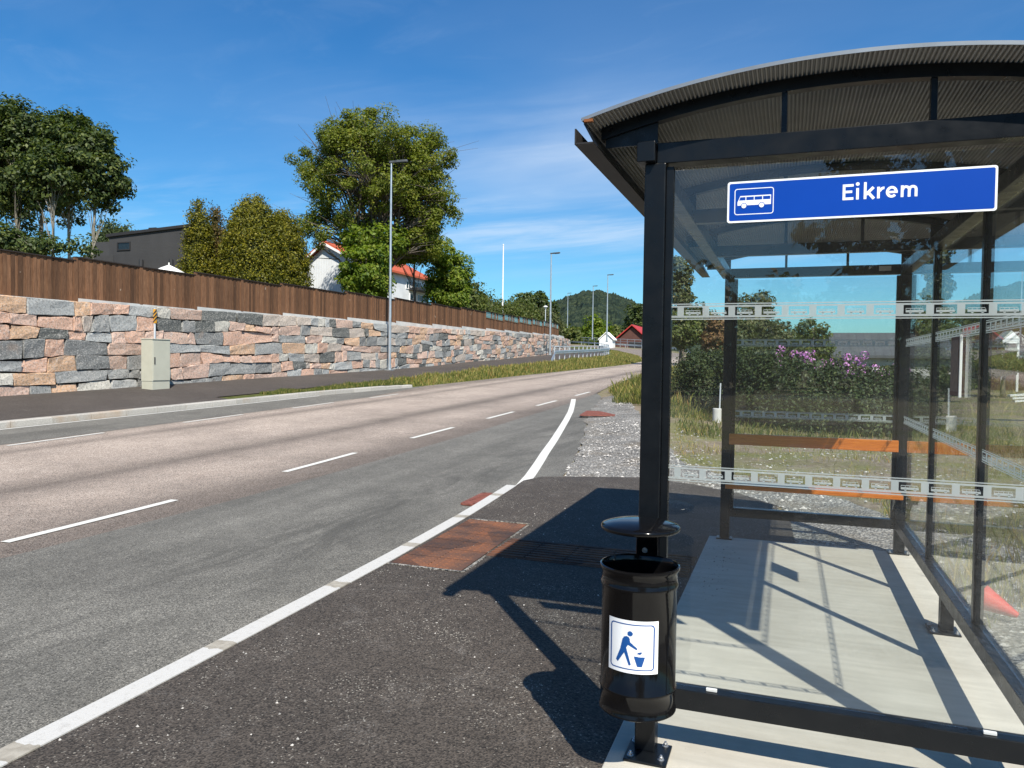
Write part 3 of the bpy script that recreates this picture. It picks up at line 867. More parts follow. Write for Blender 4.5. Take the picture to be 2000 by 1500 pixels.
def build_wall():
    rs = np.random.default_rng(5)
    root = empty('retaining_wall', (*wall_pt(40)[0], float(wzb(32))), 'long retaining wall of rough pink, grey and black granite blocks along the path', 'retaining wall')
    smin, smax = -1.9 + .0, float(_wsv[-1] - S0) - .05
    vs = []; fs = []
    NC = 7
    def course(k, s):
        y = wall_pt(s)[1]; b, t_ = float(wzb(y)) - .22, float(wzt(y)) + .0
        u = k / NC
        return b + (t_ - b) * u + (.055 * math.sin(s * .55 + k * 2.1) + .05 * math.sin(s * 1.31 + k * 1.3) if 0 < k < NC else 0)
    gv = [0, .045, .5, .955, 1]
    nu, nv = 6, 5
    for k in range(NC):
        s = smin + rs.uniform(0, .6)
        while s < smax:
            w = rs.choice([.36, .6, .85, 1.1, 1.35, 1.65], p=[.10, .20, .27, .22, .14, .07]) * rs.uniform(.85, 1.15)
            e = min(s + w, smax)
            if smax - e < .3: e = smax
            g = .008; bw = min(.2, .016 / max(.1, e - s)); gu = [0, bw, .36, .66, 1 - bw, 1]
            tl, tr = rs.uniform(-.10, .10, 2)
            z00, z10 = course(k, s), course(k, e); z01, z11 = course(k + 1, s), course(k + 1, e)
            jit = rs.uniform(-.022, .022, 4)
            bulge = rs.uniform(.03, .08); tilt = rs.uniform(-.05, .05); tiltv = rs.uniform(-.05, .05)
            base = len(vs)
            ph = rs.uniform(0, 6.28, 6)
            chips = rs.uniform(0, 1, 4) < .35
            for j in range(nv):
                for i in range(nu):
                    u, v = gu[i], gv[j]
                    # rounded off corners, wavy outline
                    su = s + g + (e - s - 2 * g) * u + (tl * (1 - u) + tr * u) * (v - .5) * 1.0
                    zb_ = (z00 + jit[0]) * (1 - u) + (z10 + jit[1]) * u; zt_ = (z01 + jit[2]) * (1 - u) + (z11 + jit[3]) * u
                    zz = zb_ + g + (zt_ - zb_ - 2 * g) * v
                    edge = i in (0, nu - 1) or j in (0, nv - 1)
                    if edge:
                        su += .016 * math.sin(9 * v + ph[0] + 3 * i); zz += .016 * math.sin(11 * u + ph[1] + 2 * j)
                        ci = (0 if u < .5 else 1) + (0 if v < .5 else 2)
                        if chips[ci] and abs(u - .5) > .45 and abs(v - .5) > .45:
                            su += .06 * (1 if u < .5 else -1); zz += .05 * (1 if v < .5 else -1)
                    o = bulge + tilt * (u - .5) + tiltv * (v - .5) + .010 * math.sin(5 * u + ph[2] + 3 * v) + .009 * math.sin(6 * v + ph[3] - 4 * u)
                    if edge: o = bulge - .014 + 1.0 * (tilt * (u - .5) + tiltv * (v - .5))
                    p, _ = wall_pt(su, o)
                    vs.append((p[0], p[1], zz))
            # back ring
            ring = [i for i in range(nu)] + [j * nu + nu - 1 for j in range(1, nv)] + [(nv - 1) * nu + i for i in range(nu - 2, -1, -1)] + [j * nu for j in range(nv - 2, 0, -1)]
            for q in ring:
                v = vs[base + q]; p, _ = wall_pt(0, 0)
                vs.append((v[0] - .28, v[1] - .01, v[2]))
            for j in range(nv - 1):
                for i in range(nu - 1):
                    fs.append((base + j * nu + i, base + j * nu + i + 1, base + (j + 1) * nu + i + 1, base + (j + 1) * nu + i))
            nr = len(ring)
            for q in range(nr):
                fs.append((base + ring[q], base + nu * nv + q, base + nu * nv + (q + 1) % nr, base + ring[(q + 1) % nr]))
            s = e
    o = np_mesh('stone_blocks', vs, fs, M['stone'], root, smooth=False)
    b = MB()
    ss = np.arange(smin, smax, 1.0)
    for i in range(len(ss) - 1):
        (p, y0), (q, y1) = wall_pt(ss[i], -.08), wall_pt(ss[i + 1], -.08)
        b.add([(*p, float(wzb(y0)) - .2), (*q, float(wzb(y1)) - .2), (*q, float(wzt(y1)) - .04), (*p, float(wzt(y0)) - .04)], [(0, 1, 2, 3)])
        (p2, y0), (q2, y1) = wall_pt(ss[i], -.55), wall_pt(ss[i + 1], -.55)
        b.add([(*p, float(wzt(y0)) - .04), (*q, float(wzt(y1)) - .04), (*q2, float(wzt(y1)) - .06), (*p2, float(wzt(y0)) - .06)], [(0, 1, 2, 3)])
    b.build('backing', M['stonegap'], root)
    # stepped concrete footing under the fence
    b = MB()
    for k in range(-5, 14):
        s0, s1 = 22.5 + 4.93 * k, 22.5 + 4.93 * (k + 1)
        if s1 > smax - 3: break
        zt = 4.685 + .104 * k - 1.285 + .015
        for h in range(4):
            a, c = s0 + (s1 - s0) * h / 4 + .004, s0 + (s1 - s0) * (h + 1) / 4 - .004
            (p, y), (q, _) = wall_pt(a, -.36), wall_pt(c, -.36)
            b.beam((p[0], p[1], zt - .25), (q[0], q[1], zt - .25), .16, .5 + .006 * (h % 2))
    b.build('footing', M['coping'], root)


def build_fence():
    rs = np.random.default_rng(6)
    root = empty('board_fence', (*wall_pt(40, -.36)[0], 3.6), 'dark brown vertical board fence stepping up along the top of the stone wall', 'fence')
    smax = float(_wsv[-1] - S0)
    for k in range(-5, 13):
        s0, s1 = 22.5 + 4.93 * k, 22.5 + 4.93 * (k + 1)
        zt = 4.685 + .104 * k; zb = zt - 1.285
        win = k >= 7
        b = MB(); cp = MB(); gl = MB(); fr = MB()
        (p0, _), (p1, _) = wall_pt(s0, -.36), wall_pt(s1, -.36)
        d = (p1 - p0) / np.linalg.norm(p1 - p0); nrm = np.array([d[1], -d[0]])
        L = np.linalg.norm(p1 - p0)
        ztop = zt - .03 if not win else zt - .50
        x = .09; i = 0
        while x < L - .08:
            w = rs.uniform(.105, .15)
            o = .028 if i % 2 else .046
            a = p0 + d * x + nrm * o; c = p0 + d * min(x + w * (1.0 if i % 2 else .97), L - .07) + nrm * o
            b.beam((*((a + c) / 2), zb + rs.uniform(-.004, .004)), (*((a + c) / 2), ztop), .02, np.linalg.norm(c - a), up=(d[0], d[1], 0))
            x += w * .92; i += 1
        b.build('fence_panel', M['fence'], root)
        if win:
            for h in range(3):
                x0, x1 = .1 + (L - .16) * h / 3, .1 + (L - .16) * (h + 1) / 3 - .12
                a = p0 + d * x0; c = p0 + d * x1
                g = MB(); g.beam((*a, zt - .27), (*c, zt - .27), .012, .40); g.build('window_pane', M['tint'], root)
                g = MB(); g.beam((*a, zt - .22), (*c, zt - .22), .03, .02); g.beam((*a, zt - .33), (*c, zt - .33), .03, .02); g.build('glazing_bar', M['galvlight'], root)
                g = MB(); a = p0 + d * (x1 + .06); g.beam((*a, zt - .53), (*a, zt - .05), .1, .1, up=(d[0], d[1], 0)); g.build('fence_post', M['fence'], root)
            g = MB(); g.beam((*(p0 + nrm * .03), zt - .52), (*(p1 + nrm * .03), zt - .52), .09, .05); g.build('rail', M['fence'], root)
        c = MB(); c.beam((*(p0 + nrm * .02), zt - .008), (*(p1 + nrm * .02), zt - .008), .15, .035); c.build('fence_cap', M['fencecap'], root)
        for h in (0, 1):
            a = p0 + (p1 - p0) * (0 if h == 0 else .5) + nrm * .06
            g = MB(); g.beam((*a, zb - (.10 if h == 0 else 0)), (*a, zt - .028), .05, .13, up=(d[0], d[1], 0)); g.build('fence_post', M['fence'], root)


# ------------------------------------------------------------------ flat lettering helpers
def rrect(x0, x1, y0, y1, r, n=6):
    P = []
    for cx, cy, a0 in ((x1 - r, y0 + r, -90), (x1 - r, y1 - r, 0), (x0 + r, y1 - r, 90), (x0 + r, y0 + r, 180)):
        for k in range(n + 1):
            a = math.radians(a0 + 90 * k / n); P.append((cx + r * math.cos(a), cy + r * math.sin(a)))
    return P


def circ(cx, cy, r, n=24): return [(cx + r * math.cos(2 * PI * k / n), cy + r * math.sin(2 * PI * k / n)) for k in range(n)]


def arc(cx, cy, r, a0, a1, n=14, ry=None):
    ry = ry or r
    return [(cx + r * math.cos(math.radians(a0 + (a1 - a0) * k / n)), cy + ry * math.sin(math.radians(a0 + (a1 - a0) * k / n))) for k in range(n + 1)]


def stroke(pts, w, closed=False):
    """list of quads for a stroke of width w with mitred joints"""
    P = [np.array(p, float) for p in pts]; n = len(P); L = []; R = []
    for i in range(n):
        a = P[(i - 1) % n] if (closed or i > 0) else None
        c = P[(i + 1) % n] if (closed or i < n - 1) else None
        d1 = (P[i] - a) / np.linalg.norm(P[i] - a) if a is not None else None
        d2 = (c - P[i]) / np.linalg.norm(c - P[i]) if c is not None else None
        if d1 is None: d1 = d2
        if d2 is None: d2 = d1
        n1 = np.array([-d1[1], d1[0]]); n2 = np.array([-d2[1], d2[0]])
        m = n1 + n2; m /= np.linalg.norm(m); k = w / 2 / max(.35, float(m @ n1))
        L.append(P[i] + m * k); R.append(P[i] - m * k)
    rng_ = range(n) if closed else range(n - 1)
    return [[tuple(R[i]), tuple(R[(i + 1) % n]), tuple(L[(i + 1) % n]), tuple(L[i])] for i in rng_]


def bus_polys(w, mirror=False, simple=False):
    """white shapes of a bus pictogram of width w, origin at lower left of the body"""
    P = [[(0, 0), (1, 0), (1, .150), (.022, .150), (0, .10)], [(.066, .250), (1, .250), (1, .285), (.082, .285)]]
    for u0, u1 in ((.238, .263), (.488, .512), (.738, .763), (.978, 1.0)): P.append([(u0, .150), (u1, .150), (u1, .250), (u0, .250)])
    P.append([(.022, .150), (.045, .150), (.083, .250), (.066, .250)])
    if simple:
        P += [circ(.2, -.015, .075, 10), circ(.74, -.015, .075, 10)]
    f = (lambda p: ((1 - p[0]) * w, p[1] * w)) if mirror else (lambda p: (p[0] * w, p[1] * w))
    out = [[f(p) for p in q] for q in P]
    return [q[::-1] for q in out] if mirror else out


def band_mesh(O, U, N, length, start=0.0, per=.0995):
    """frosted safety band with bus windows, laid flat on a pane"""
    b = MB(); V = (0, 0, 1); O = np.array(O, float); U = np.array(U, float); N = np.array(N, float)
    def poly(P):
        b.add([O + U * p[0] + np.array(V) * p[1] + N * .001 for p in P], [tuple(range(len(P)))])
    rect = lambda x0, x1, y0, y1: poly([(x0, y0), (x1, y0), (x1, y1), (x0, y1)])
    H = .065
    rect(0, length, 0, .0040); rect(0, length, H - .0040, H)
    rect(0, length, .0085, .0165); rect(0, length, .0500, .0565)
    x = -start; ww = per * .745
    edges = []
    while x < length:
        edges.append((x, x + ww)); x += per
    cur = 0.0
    for a, c in edges:
        a_, c_ = max(a, 0), min(c, length)
        if a_ > cur: rect(cur, a_, .0165, .0500)
        cur = max(cur, c_)
        if a >= 0 and c <= length:
            for P in bus_polys(ww * .80, True, True):
                poly([(a + ww * .10 + p[0], .0225 + p[1] * .92) for p in P])
    if cur < length: rect(cur, length, .0165, .0500)
    return b


W_, L_ = 1.458, 4.187
PW = .083
ZU, ZL = 1.7841, 1.1300


def build_shelter():
    root = empty('bus_shelter', (W_ / 2, L_ / 2, 0), 'black steel bus shelter with glass walls and an arched corrugated roof', 'bus shelter')
    K = M['black']
    def part(name, boxes, bevel=.003, mat=K, parent=root):
        b = MB()
        for q in boxes: b.box(*q)
        return b.build(name, mat, parent, bevel=bevel)
    def bolts(parent, pts, z):
        for x, y in pts:
            b = MB(); b.lathe([(0, .0), (.013, 0), (.013, .003), (0, .003)], 16, (x, y, z)); b.lathe([(0.0, .003), (.0095, .003), (.0095, .012), (0, .012)], 6, (x, y, z)); b.lathe([(.005, .012), (.005, .020), (0, .020)], 8, (x, y, z))
            b.build('bolt', M['bolt'], parent)
    # posts with base plates
    def post(x, y, plate, bp, z1=2.412):
        o = part('post', [(x, x + PW, y, y + PW, .012, z1)], .004)
        pl = part('base_plate', [(*plate, 0.0005, .012)], .003, K, o)
        bolts(o, bp, .012)
    post(0, 0, (-.03, .143, -.088, .09), [(-.006, -.055), (.117, -.047), (.117, .072), (-.01, .07)])
    post(0, L_, (-.03, .113, L_ - .045, L_ + .07), [(-.012, L_ - .03), (.1, L_ - .03)])
    post(W_, 0, (W_ - .03, W_ + .113, -.05, .12), [(W_ - .015, -.035), (W_ + .1, -.035)])
    post(W_, L_, (W_ - .05, W_ + .115, L_ - .045, L_ + .10), [(W_ - .035, L_ - .03), (W_ + .1, L_ - .03)])
    o = part('foot_post', [(W_ + .012, W_ + .085, 2.122, 2.197, .012, .2075)], .003)
    part('base_plate', [(W_ - .055, W_ + .115, 2.05, 2.225, .0005, .012)], .003, K, o)
    bolts(o, [(W_ - .035, 2.075), (W_ + .095, 2.075), (W_ - .035, 2.2)], .012)
    # rails
    part('top_rail', [(.047, W_ - .002, .003, .080, 2.41, 2.4935)])
    part('top_rail', [(.047, W_ - .002, L_ + .003, L_ + .080, 2.41, 2.4935)])
    part('top_rail', [(W_ + .001, W_ + .080, -.03, L_ + .10, 2.4135, 2.4935)])
    part('eave_beam', [(-.028, .044, -.035, L_ + .115, 2.4135, 2.4935)])
    part('bottom_rail', [(PW + .001, W_ - .001, .003, .078, .208, .290)])
    part('bottom_rail', [(PW + .001, W_ - .001, L_ + .003, L_ + .078, .208, .290)])
    part('bottom_rail', [(W_ + .002, W_ + .080, PW + .001, L_ - .001, .208, .290)])
    for y in (1.378, 2.788):
        part('tie_beam', [(.0455, W_ + .0005, y, y + .055, 2.4145, 2.4925)])
    # mullions and glazing channels
    for y in (1.372, 2.782):
        part('mullion', [(W_ + .028, W_ + .076, y, y + .048, .291, 2.4125), (W_ + .036, W_ + .062, y - .012, y + .060, .291, 2.40)])
    for y0 in (0, L_):
        part('glazing_channel', [(PW + .001, .113, y0 + .022, y0 + .034, .291, 2.40), (PW + .001, .113, y0 + .046, y0 + .058, .291, 2.40)], .001)
        part('glazing_channel', [(W_ - .030, W_ - .001, y0 + .022, y0 + .034, .291, 2.40), (W_ - .030, W_ - .001, y0 + .046, y0 + .058, .291, 2.40)], .001)
    # glass with frosted bands
    def pane(axis, x0, x1, yc, z0, z1, m, st):
        b = MB()
        if axis == 'x': b.box(x0, x1, yc - .004, yc + .004, z0, z1)
        else: b.box(yc - .004, yc + .004, x0, x1, z0, z1)
        g = b.build('glass_pane', m, root)
        for zb in (ZU, ZL):
            if axis == 'x': bm_ = band_mesh((x0, yc - .004, zb), (1, 0, 0), (0, -1, 0), x1 - x0, st)
            else: bm_ = band_mesh((yc - .004, x0, zb), (0, 1, 0), (-1, 0, 0), x1 - x0, st)
            bm_.build('safety_band', M['film'], g)
    pane('x', PW + .016, W_ - .016, .040, .296, 2.387, M['glass'], .037)
    pane('x', PW + .016, W_ - .016, L_ + .040, .296, 2.387, M['glass'], .02)
    for y0, y1 in ((.115, 1.366), (1.436, 2.776), (2.846, L_ - .03)):
        pane('y', y0, y1, W_ + .049, .296, 2.387, M['glass_dusty'], .03)
    # roof
    CX = W_ / 2 + PW / 2
    R = 3.50; ZT = 2.707
    def zu(x): return ZT - R + math.sqrt(R * R - (x - CX) ** 2)
    X0, X1 = CX - 1.0, CX + 1.0
    pitch = .0158
    n = int((X1 - X0) / pitch * 8)
    vs = []; Y0, Y1 = -.14, L_ + .23
    xs = np.linspace(X0, X1, n)
    for x in xs:
        p = ((x - X0) / pitch) % 1.0
        c = .0075 * max(-.75, min(.75, 1.6 * math.sin(2 * PI * p)))
        nx, nz_ = (x - CX) / R, math.sqrt(1 - ((x - CX) / R) ** 2)
        zz = zu(x)
        for y, off in ((Y0, 0), (Y1, 0), (Y0, .004), (Y1, .004)):
            vs.append((x + nx * (c + off + .006), y, zz + nz_ * (c + off + .006)))
    fs = []
    for i in range(n - 1):
        a, b_ = 4 * i, 4 * (i + 1)
        fs += [(a, b_, b_ + 1, a + 1), (a + 2, a + 3, b_ + 3, b_ + 2), (a, a + 2, b_ + 2, b_), (a + 1, b_ + 1, b_ + 3, a + 3)]
    np_mesh('roof_sheet', vs, fs, M['roof'], root)
    # bright edge strip along the front and rear arch of the sheet
    for y in (Y0 - .004, Y1 + .001):
        b = MB()
        k = 48
        for i in range(k):
            xa, xb = X0 + (X1 - X0) * i / k, X0 + (X1 - X0) * (i + 1) / k
            vs = []
            for x in (xa, xb):
                for dz, dy in ((.0005, 0), (.0145, 0), (.0145, .003), (.0005, .003)): vs.append((x, y + dy, zu(x) + dz))
            b.add(vs, [(0, 4, 5, 1), (1, 5, 6, 2), (2, 6, 7, 3), (3, 7, 4, 0)])
        b.build('roof_edge_trim', M['rooftrim'], root)
    b = MB(); b.box(X0 + .01, X0 + .045, Y0 - .006, Y0 + .01, zu(X0 + .03) - .012, zu(X0 + .03) - .001); b.build('rust_patch', M['rust'], root)
    # arched ribs with gusset plates
    for y in (.006, 1.375, 2.79, L_ + .030):
        b = MB(); k = 40; wy = .045
        a0, a1 = CX - .955, CX + .955
        for i in range(k):
            xa, xb = a0 + (a1 - a0) * i / k, a0 + (a1 - a0) * (i + 1) / k
            vs = []
            for x in (xa, xb):
                for dz, dy in ((-.050, 0), (-.003, 0), (-.003, wy), (-.050, wy)): vs.append((x, y + dy, zu(x) + dz))
            f = [(0, 4, 5, 1), (1, 5, 6, 2), (2, 6, 7, 3), (3, 7, 4, 0)]
            if i == 0: f.append((0, 1, 2, 3))
            if i == k - 1: f.append((7, 6, 5, 4))
            b.add(vs, f)
        b.build('roof_rib', K, root)
        for sgn in (-1, 1):
            xa, xb = (X0 + .062, .046) if sgn < 0 else (W_ + .002, X1 - .062)
            poly = [(xa, 2.4945), (xb, 2.4945)] + [(x, zu(x) - .049) for x in np.linspace(xb, xa, 8)]
            b = MB(); b.prism(poly, (0, 0, 0), (1, 0, 0), (0, 0, 1), (0, 1, 0), y + .012, y + .022); b.build('gusset_plate', K, root)
    for y in (.03, 1.398, 2.81, L_ + .03):
        for x in (.527, 1.035):
            part('roof_strut', [(x - .0105, x + .0105, y - .018, y + .018, 2.494, zu(x) - .050)], .001)
    # gutter and fascia along the road side, fascia at the back
    b = MB(); b.box(X0 - .012, X0 - .006, -.20, L_ + .33, 2.456, 2.517); b.box(X0 - .0059, X0 + .062, -.20, L_ + .33, 2.456, 2.462)
    b.build('gutter', M['gutter'], root)
    b = MB(); b.prism([(X0 + .004, 2.556), (X0 + .012, 2.558), (X0 + .064, 2.463), (X0 + .055, 2.463)], (0, 0, 0), (1, 0, 0), (0, 0, 1), (0, 1, 0), Y0 + .01, Y1 - .01); b.build('fascia', K, root)
    b = MB(); b.box(X1 - .012, X1 - .004, Y0 + .01, Y1 - .01, 2.47, 2.556); b.box(X1 - .004, X1 + .06, Y0, Y1, 2.46, 2.466); b.box(X1 + .06, X1 + .066, Y0, Y1, 2.46, 2.52); b.build('gutter', M['gutter'], root)
    # small parts
    for x in (.302, 1.273):
        part('glass_clip', [(x - .0215, x + .0215, .022, .035, .2905, .303)], .002, M['clip'])
    part('maker_plate', [(1.283, 1.378, L_ - .001, L_ + .0028, 2.440, 2.481)], .001, M['coping'])
    # name sign
    sg = empty('station_name_sign', (.322, .034, 2.163), 'blue name sign reading Eikrem with a white bus symbol on the front glass', 'sign')
    O = (.3225, .0345, 2.1635); U = (1, 0, 0); V = (0, 0, 1); N = (0, -1, 0)
    SW, SH = .9225, .1605
    b = MB(); b.prism(rrect(0, SW, 0, SH, .010), O, U, V, N, 0, .0028); b.build('border', M['signwhite'], sg)
    b = MB(); b.prism(rrect(.0075, SW - .0075, .0075, SH - .0075, .0065), O, U, V, N, .0028, .0032); b.build('blue_panel', M['signblue'], sg)
    b = MB()
    for q in stroke(rrect(.0285, .1715, .0315, .1305, .009), .0030, True): b.prism(q, O, U, V, N, .0032, .0036)
    bx, by, bw = .0385, .0665, .1245
    for q in bus_polys(bw): b.prism([(bx + p[0], by + p[1] * 1.04) for p in q], O, U, V, N, .0032, .0036)
    for cx in (.195, .725):
        b.prism(circ(bx + bw * cx, by - .002, bw * .073), O, U, V, N, .0040, .0044)
    bo = b.build('bus_symbol', M['signwhite'], sg)
    b = MB()
    for cx in (.195, .725): b.prism(circ(bx + bw * cx, by - .002, bw * .093), O, U, V, N, .0036, .0040)
    b.build('wheel_gap', M['signblue'], bo)
    b = MB(); sw = .0094; cap = .0585; xh = .0425; by = .0655
    lev = [0]
    def st(P, w=sw, closed=False):
        lev[0] += 1
        for q in stroke(P, w, closed): b.prism(q, O, U, V, N, .0032, .0036 + .00007 * (lev[0] % 5))
    x = .418
    st([(x + .0375, by + cap - sw / 2), (x + sw / 2, by + cap - sw / 2), (x + sw / 2, by + sw / 2), (x + .0375, by + sw / 2)]); st([(x + sw, by + cap * .515), (x + .033, by + cap * .515)])
    x = .4645; st([(x + sw / 2, by), (x + sw / 2, by + xh)]); b.prism(circ(x + sw / 2, by + cap - .001, .0066), O, U, V, N, .0032, .0036)
    x = .4905; st([(x + sw / 2, by), (x + sw / 2, by + cap + .004)]); st([(x + sw * .8, by + .0165), (x + .033, by + xh)], .0105); st([(x + .0155, by + .0235), (x + .0345, by)], .0105)
    x = .5355; st([(x + sw / 2, by), (x + sw / 2, by + xh)]); st([(x + sw * .75, by + xh * .62)] + arc(x + .0225, by + xh * .52, .0135, 150, 82, 8, xh * .36) )
    x = .5645; cx, cy, rx, ry = x + .0200, by + xh / 2, .0148, xh / 2 - sw / 2
    st(arc(cx, cy, rx, 0, 318, 30, ry)); st([(x + sw * .7, by + xh * .485), (x + .0400, by + xh * .485)], .0085)
    x = .6145; st([(x + sw / 2, by), (x + sw / 2, by + xh)])
    for dx in (0, .0225):
        st([(x + dx + .7 * sw, by + xh * .60)] + arc(x + dx + .0166, by + xh - .0166, .0112, 150, 0, 12, .0112) + [(x + dx + .0278, by)])
    b.build('lettering', M['signwhite'], sg)
    # bench between the two far posts
    bn = empty('bench', (W_ / 2, L_ - .2, .5), 'orange varnished bench of two planks at the far end of the shelter', 'bench')
    b = MB(); b.box(.068, W_ + .012, L_ - .031, L_ - .002, .880, .980); b.build('backrest', M['bench'], bn, bevel=.005)
    b = MB(); b.box(.066, W_ + .016, L_ - .36, L_ - .06, .521, .559); b.build('seat', M['bench'], bn, bevel=.005)
    for x in (.105, W_ - .02):
        b = MB(); b.box(x - .02, x + .02, L_ - .33, L_ - .002, .485, .5205); b.prism([(L_ - .002, .36), (L_ - .002, .486), (L_ - .20, .486)], (x - .004, 0, 0), (0, 1, 0), (0, 0, 1), (1, 0, 0), 0, .008)
        b.build('bracket', K, bn, bevel=.002)


def build_bin():
    cx, cy, r = .043, -.192, .1435
    root = empty('waste_bin', (cx, cy, .27), 'black waste bin with white litter pictogram, under a domed lid on the front shelter post', 'waste bin')
    G = M['binblack']
    b = MB(); b.box(-.002, .085, -.034, -.003, .33, .975); b.build('mounting_plate', G, root, bevel=.003)
    for z, rr in ((.851, .011), (.806, .008)):
        q = MB(); q.lathe([(0, 0), (rr, 0), (rr, .004), (rr * .55, .004), (rr * .55, .008), (0, .008)], 14, (0, 0, 0))
        q.v = [(.034 + p[0], -.034 - p[2], z + p[1]) for p in q.v]
        q.build('bolt', M['bolt'], root)
    z0, z1 = .283, .832
    prof = [(0, z0 + .016), (r - .012, z0 + .016), (r - .006, z0 + .004), (r - .001, z0), (r + .003, z0 + .003), (r + .003, z0 + .009), (r - .001, z0 + .014), (r - .001, z0 + .083), (r + .0035, z0 + .087), (r + .0035, z0 + .096), (r - .001, z0 + .100),
            (r - .001, z1 - .075), (r + .0035, z1 - .071), (r + .0035, z1 - .061), (r, z1 - .057), (r + .001, z1 - .016), (r + .006, z1 - .011), (r + .009, z1 - .003), (r + .008, z1 + .004), (r + .002, z1 + .006), (r - .003, z1), (r - .004, z1 - .03), (r - .004, z0 + .02), (0, z0 + .02)]
    b = MB(); b.lathe(prof, 96, (cx, cy, 0)); b.build('bin_body', G, root, smooth=math.radians(50))
    lz = .972
    prof = [(0, lz - .004), (r - .004, lz - .004), (r + .003, lz - .002), (r + .007, lz + .004), (r + .007, lz + .011), (r + .003, lz + .016), (r * .93, lz + .0205), (r * .75, lz + .0275), (r * .5, lz + .0330), (r * .25, lz + .0355), (0, lz + .036)]
    b = MB(); b.lathe(prof, 96, (cx, cy - .002, 0)); b.build('bin_lid', G, root, smooth=math.radians(50))
    # sticker, wrapped round the drum
    rs_ = r + .0012
    ac = -PI / 2 + .015; half = .098 / r            # angles of the sticker
    zc0, zc1 = .463, .659
    def P(u, v, off=0): # u,v in 0..1
        a = ac - half + 2 * half * u
        return (cx + (rs_ + off) * math.cos(a), cy + (rs_ + off) * math.sin(a), zc0 + (zc1 - zc0) * v)
    n = 40; b = MB()
    for i in range(n):
        b.add([P(i / n, 0), P((i + 1) / n, 0), P((i + 1) / n, 1), P(i / n, 1)], [(0, 1, 2, 3)])
    stk = b.build('sticker', M['signwhite'], root)
    # pictogram: person dropping litter into a basket, inside a rounded frame
    def px(x, y): return ((x - 142) / 642, 1 - (y - 180 - (x - 142) * .03) / 690)
    polys = [[px(*p) for p in [(395, 395), (425, 405), (437, 432), (441, 470), (528, 545), (524, 566), (505, 560), (416, 507), (394, 545), (455, 768), (428, 775), (370, 612), (287, 748), (262, 718), (318, 570), (330, 510), (345, 440), (365, 405)]],
             [px(439 + 33 * math.cos(a), 360 + 34 * math.sin(a)) for a in np.arange(24) * PI / 12],
             [px(*p) for p in [(545, 595), (590, 595), (566, 626), (522, 618)]],
             [px(*p) for p in [(488, 652), (622, 658), (585, 788), (527, 784)]]]
    fr_o = np.array(rrect(.055, .925, .065, .935, .075)); fr_i = np.array(rrect(.078, .902, .088, .912, .055))
    N = 150
    g = (np.arange(N) + .5) / N
    gx, gy = np.meshgrid(g, g); q = np.stack([gx.ravel(), gy.ravel()], 1)
    ins = np.zeros(len(q), bool)
    for p in polys: ins |= inpoly(q, np.array(p))
    ins |= inpoly(q, fr_o) & ~inpoly(q, fr_i)
    b = MB()
    ins = ins.reshape(N, N)
    for j in range(N):
        i = 0
        while i < N:
            if ins[j, i]:
                k = i
                while k < N and ins[j, k] and k - i < 6: k += 1
                b.add([P(i / N, j / N, .0006), P(k / N, j / N, .0006), P(k / N, (j + 1) / N, .0006), P(i / N, (j + 1) / N, .0006)], [(0, 1, 2, 3)])
                i = k
            else: i += 1
    b.build('pictogram', M['pictoblue'], stk)


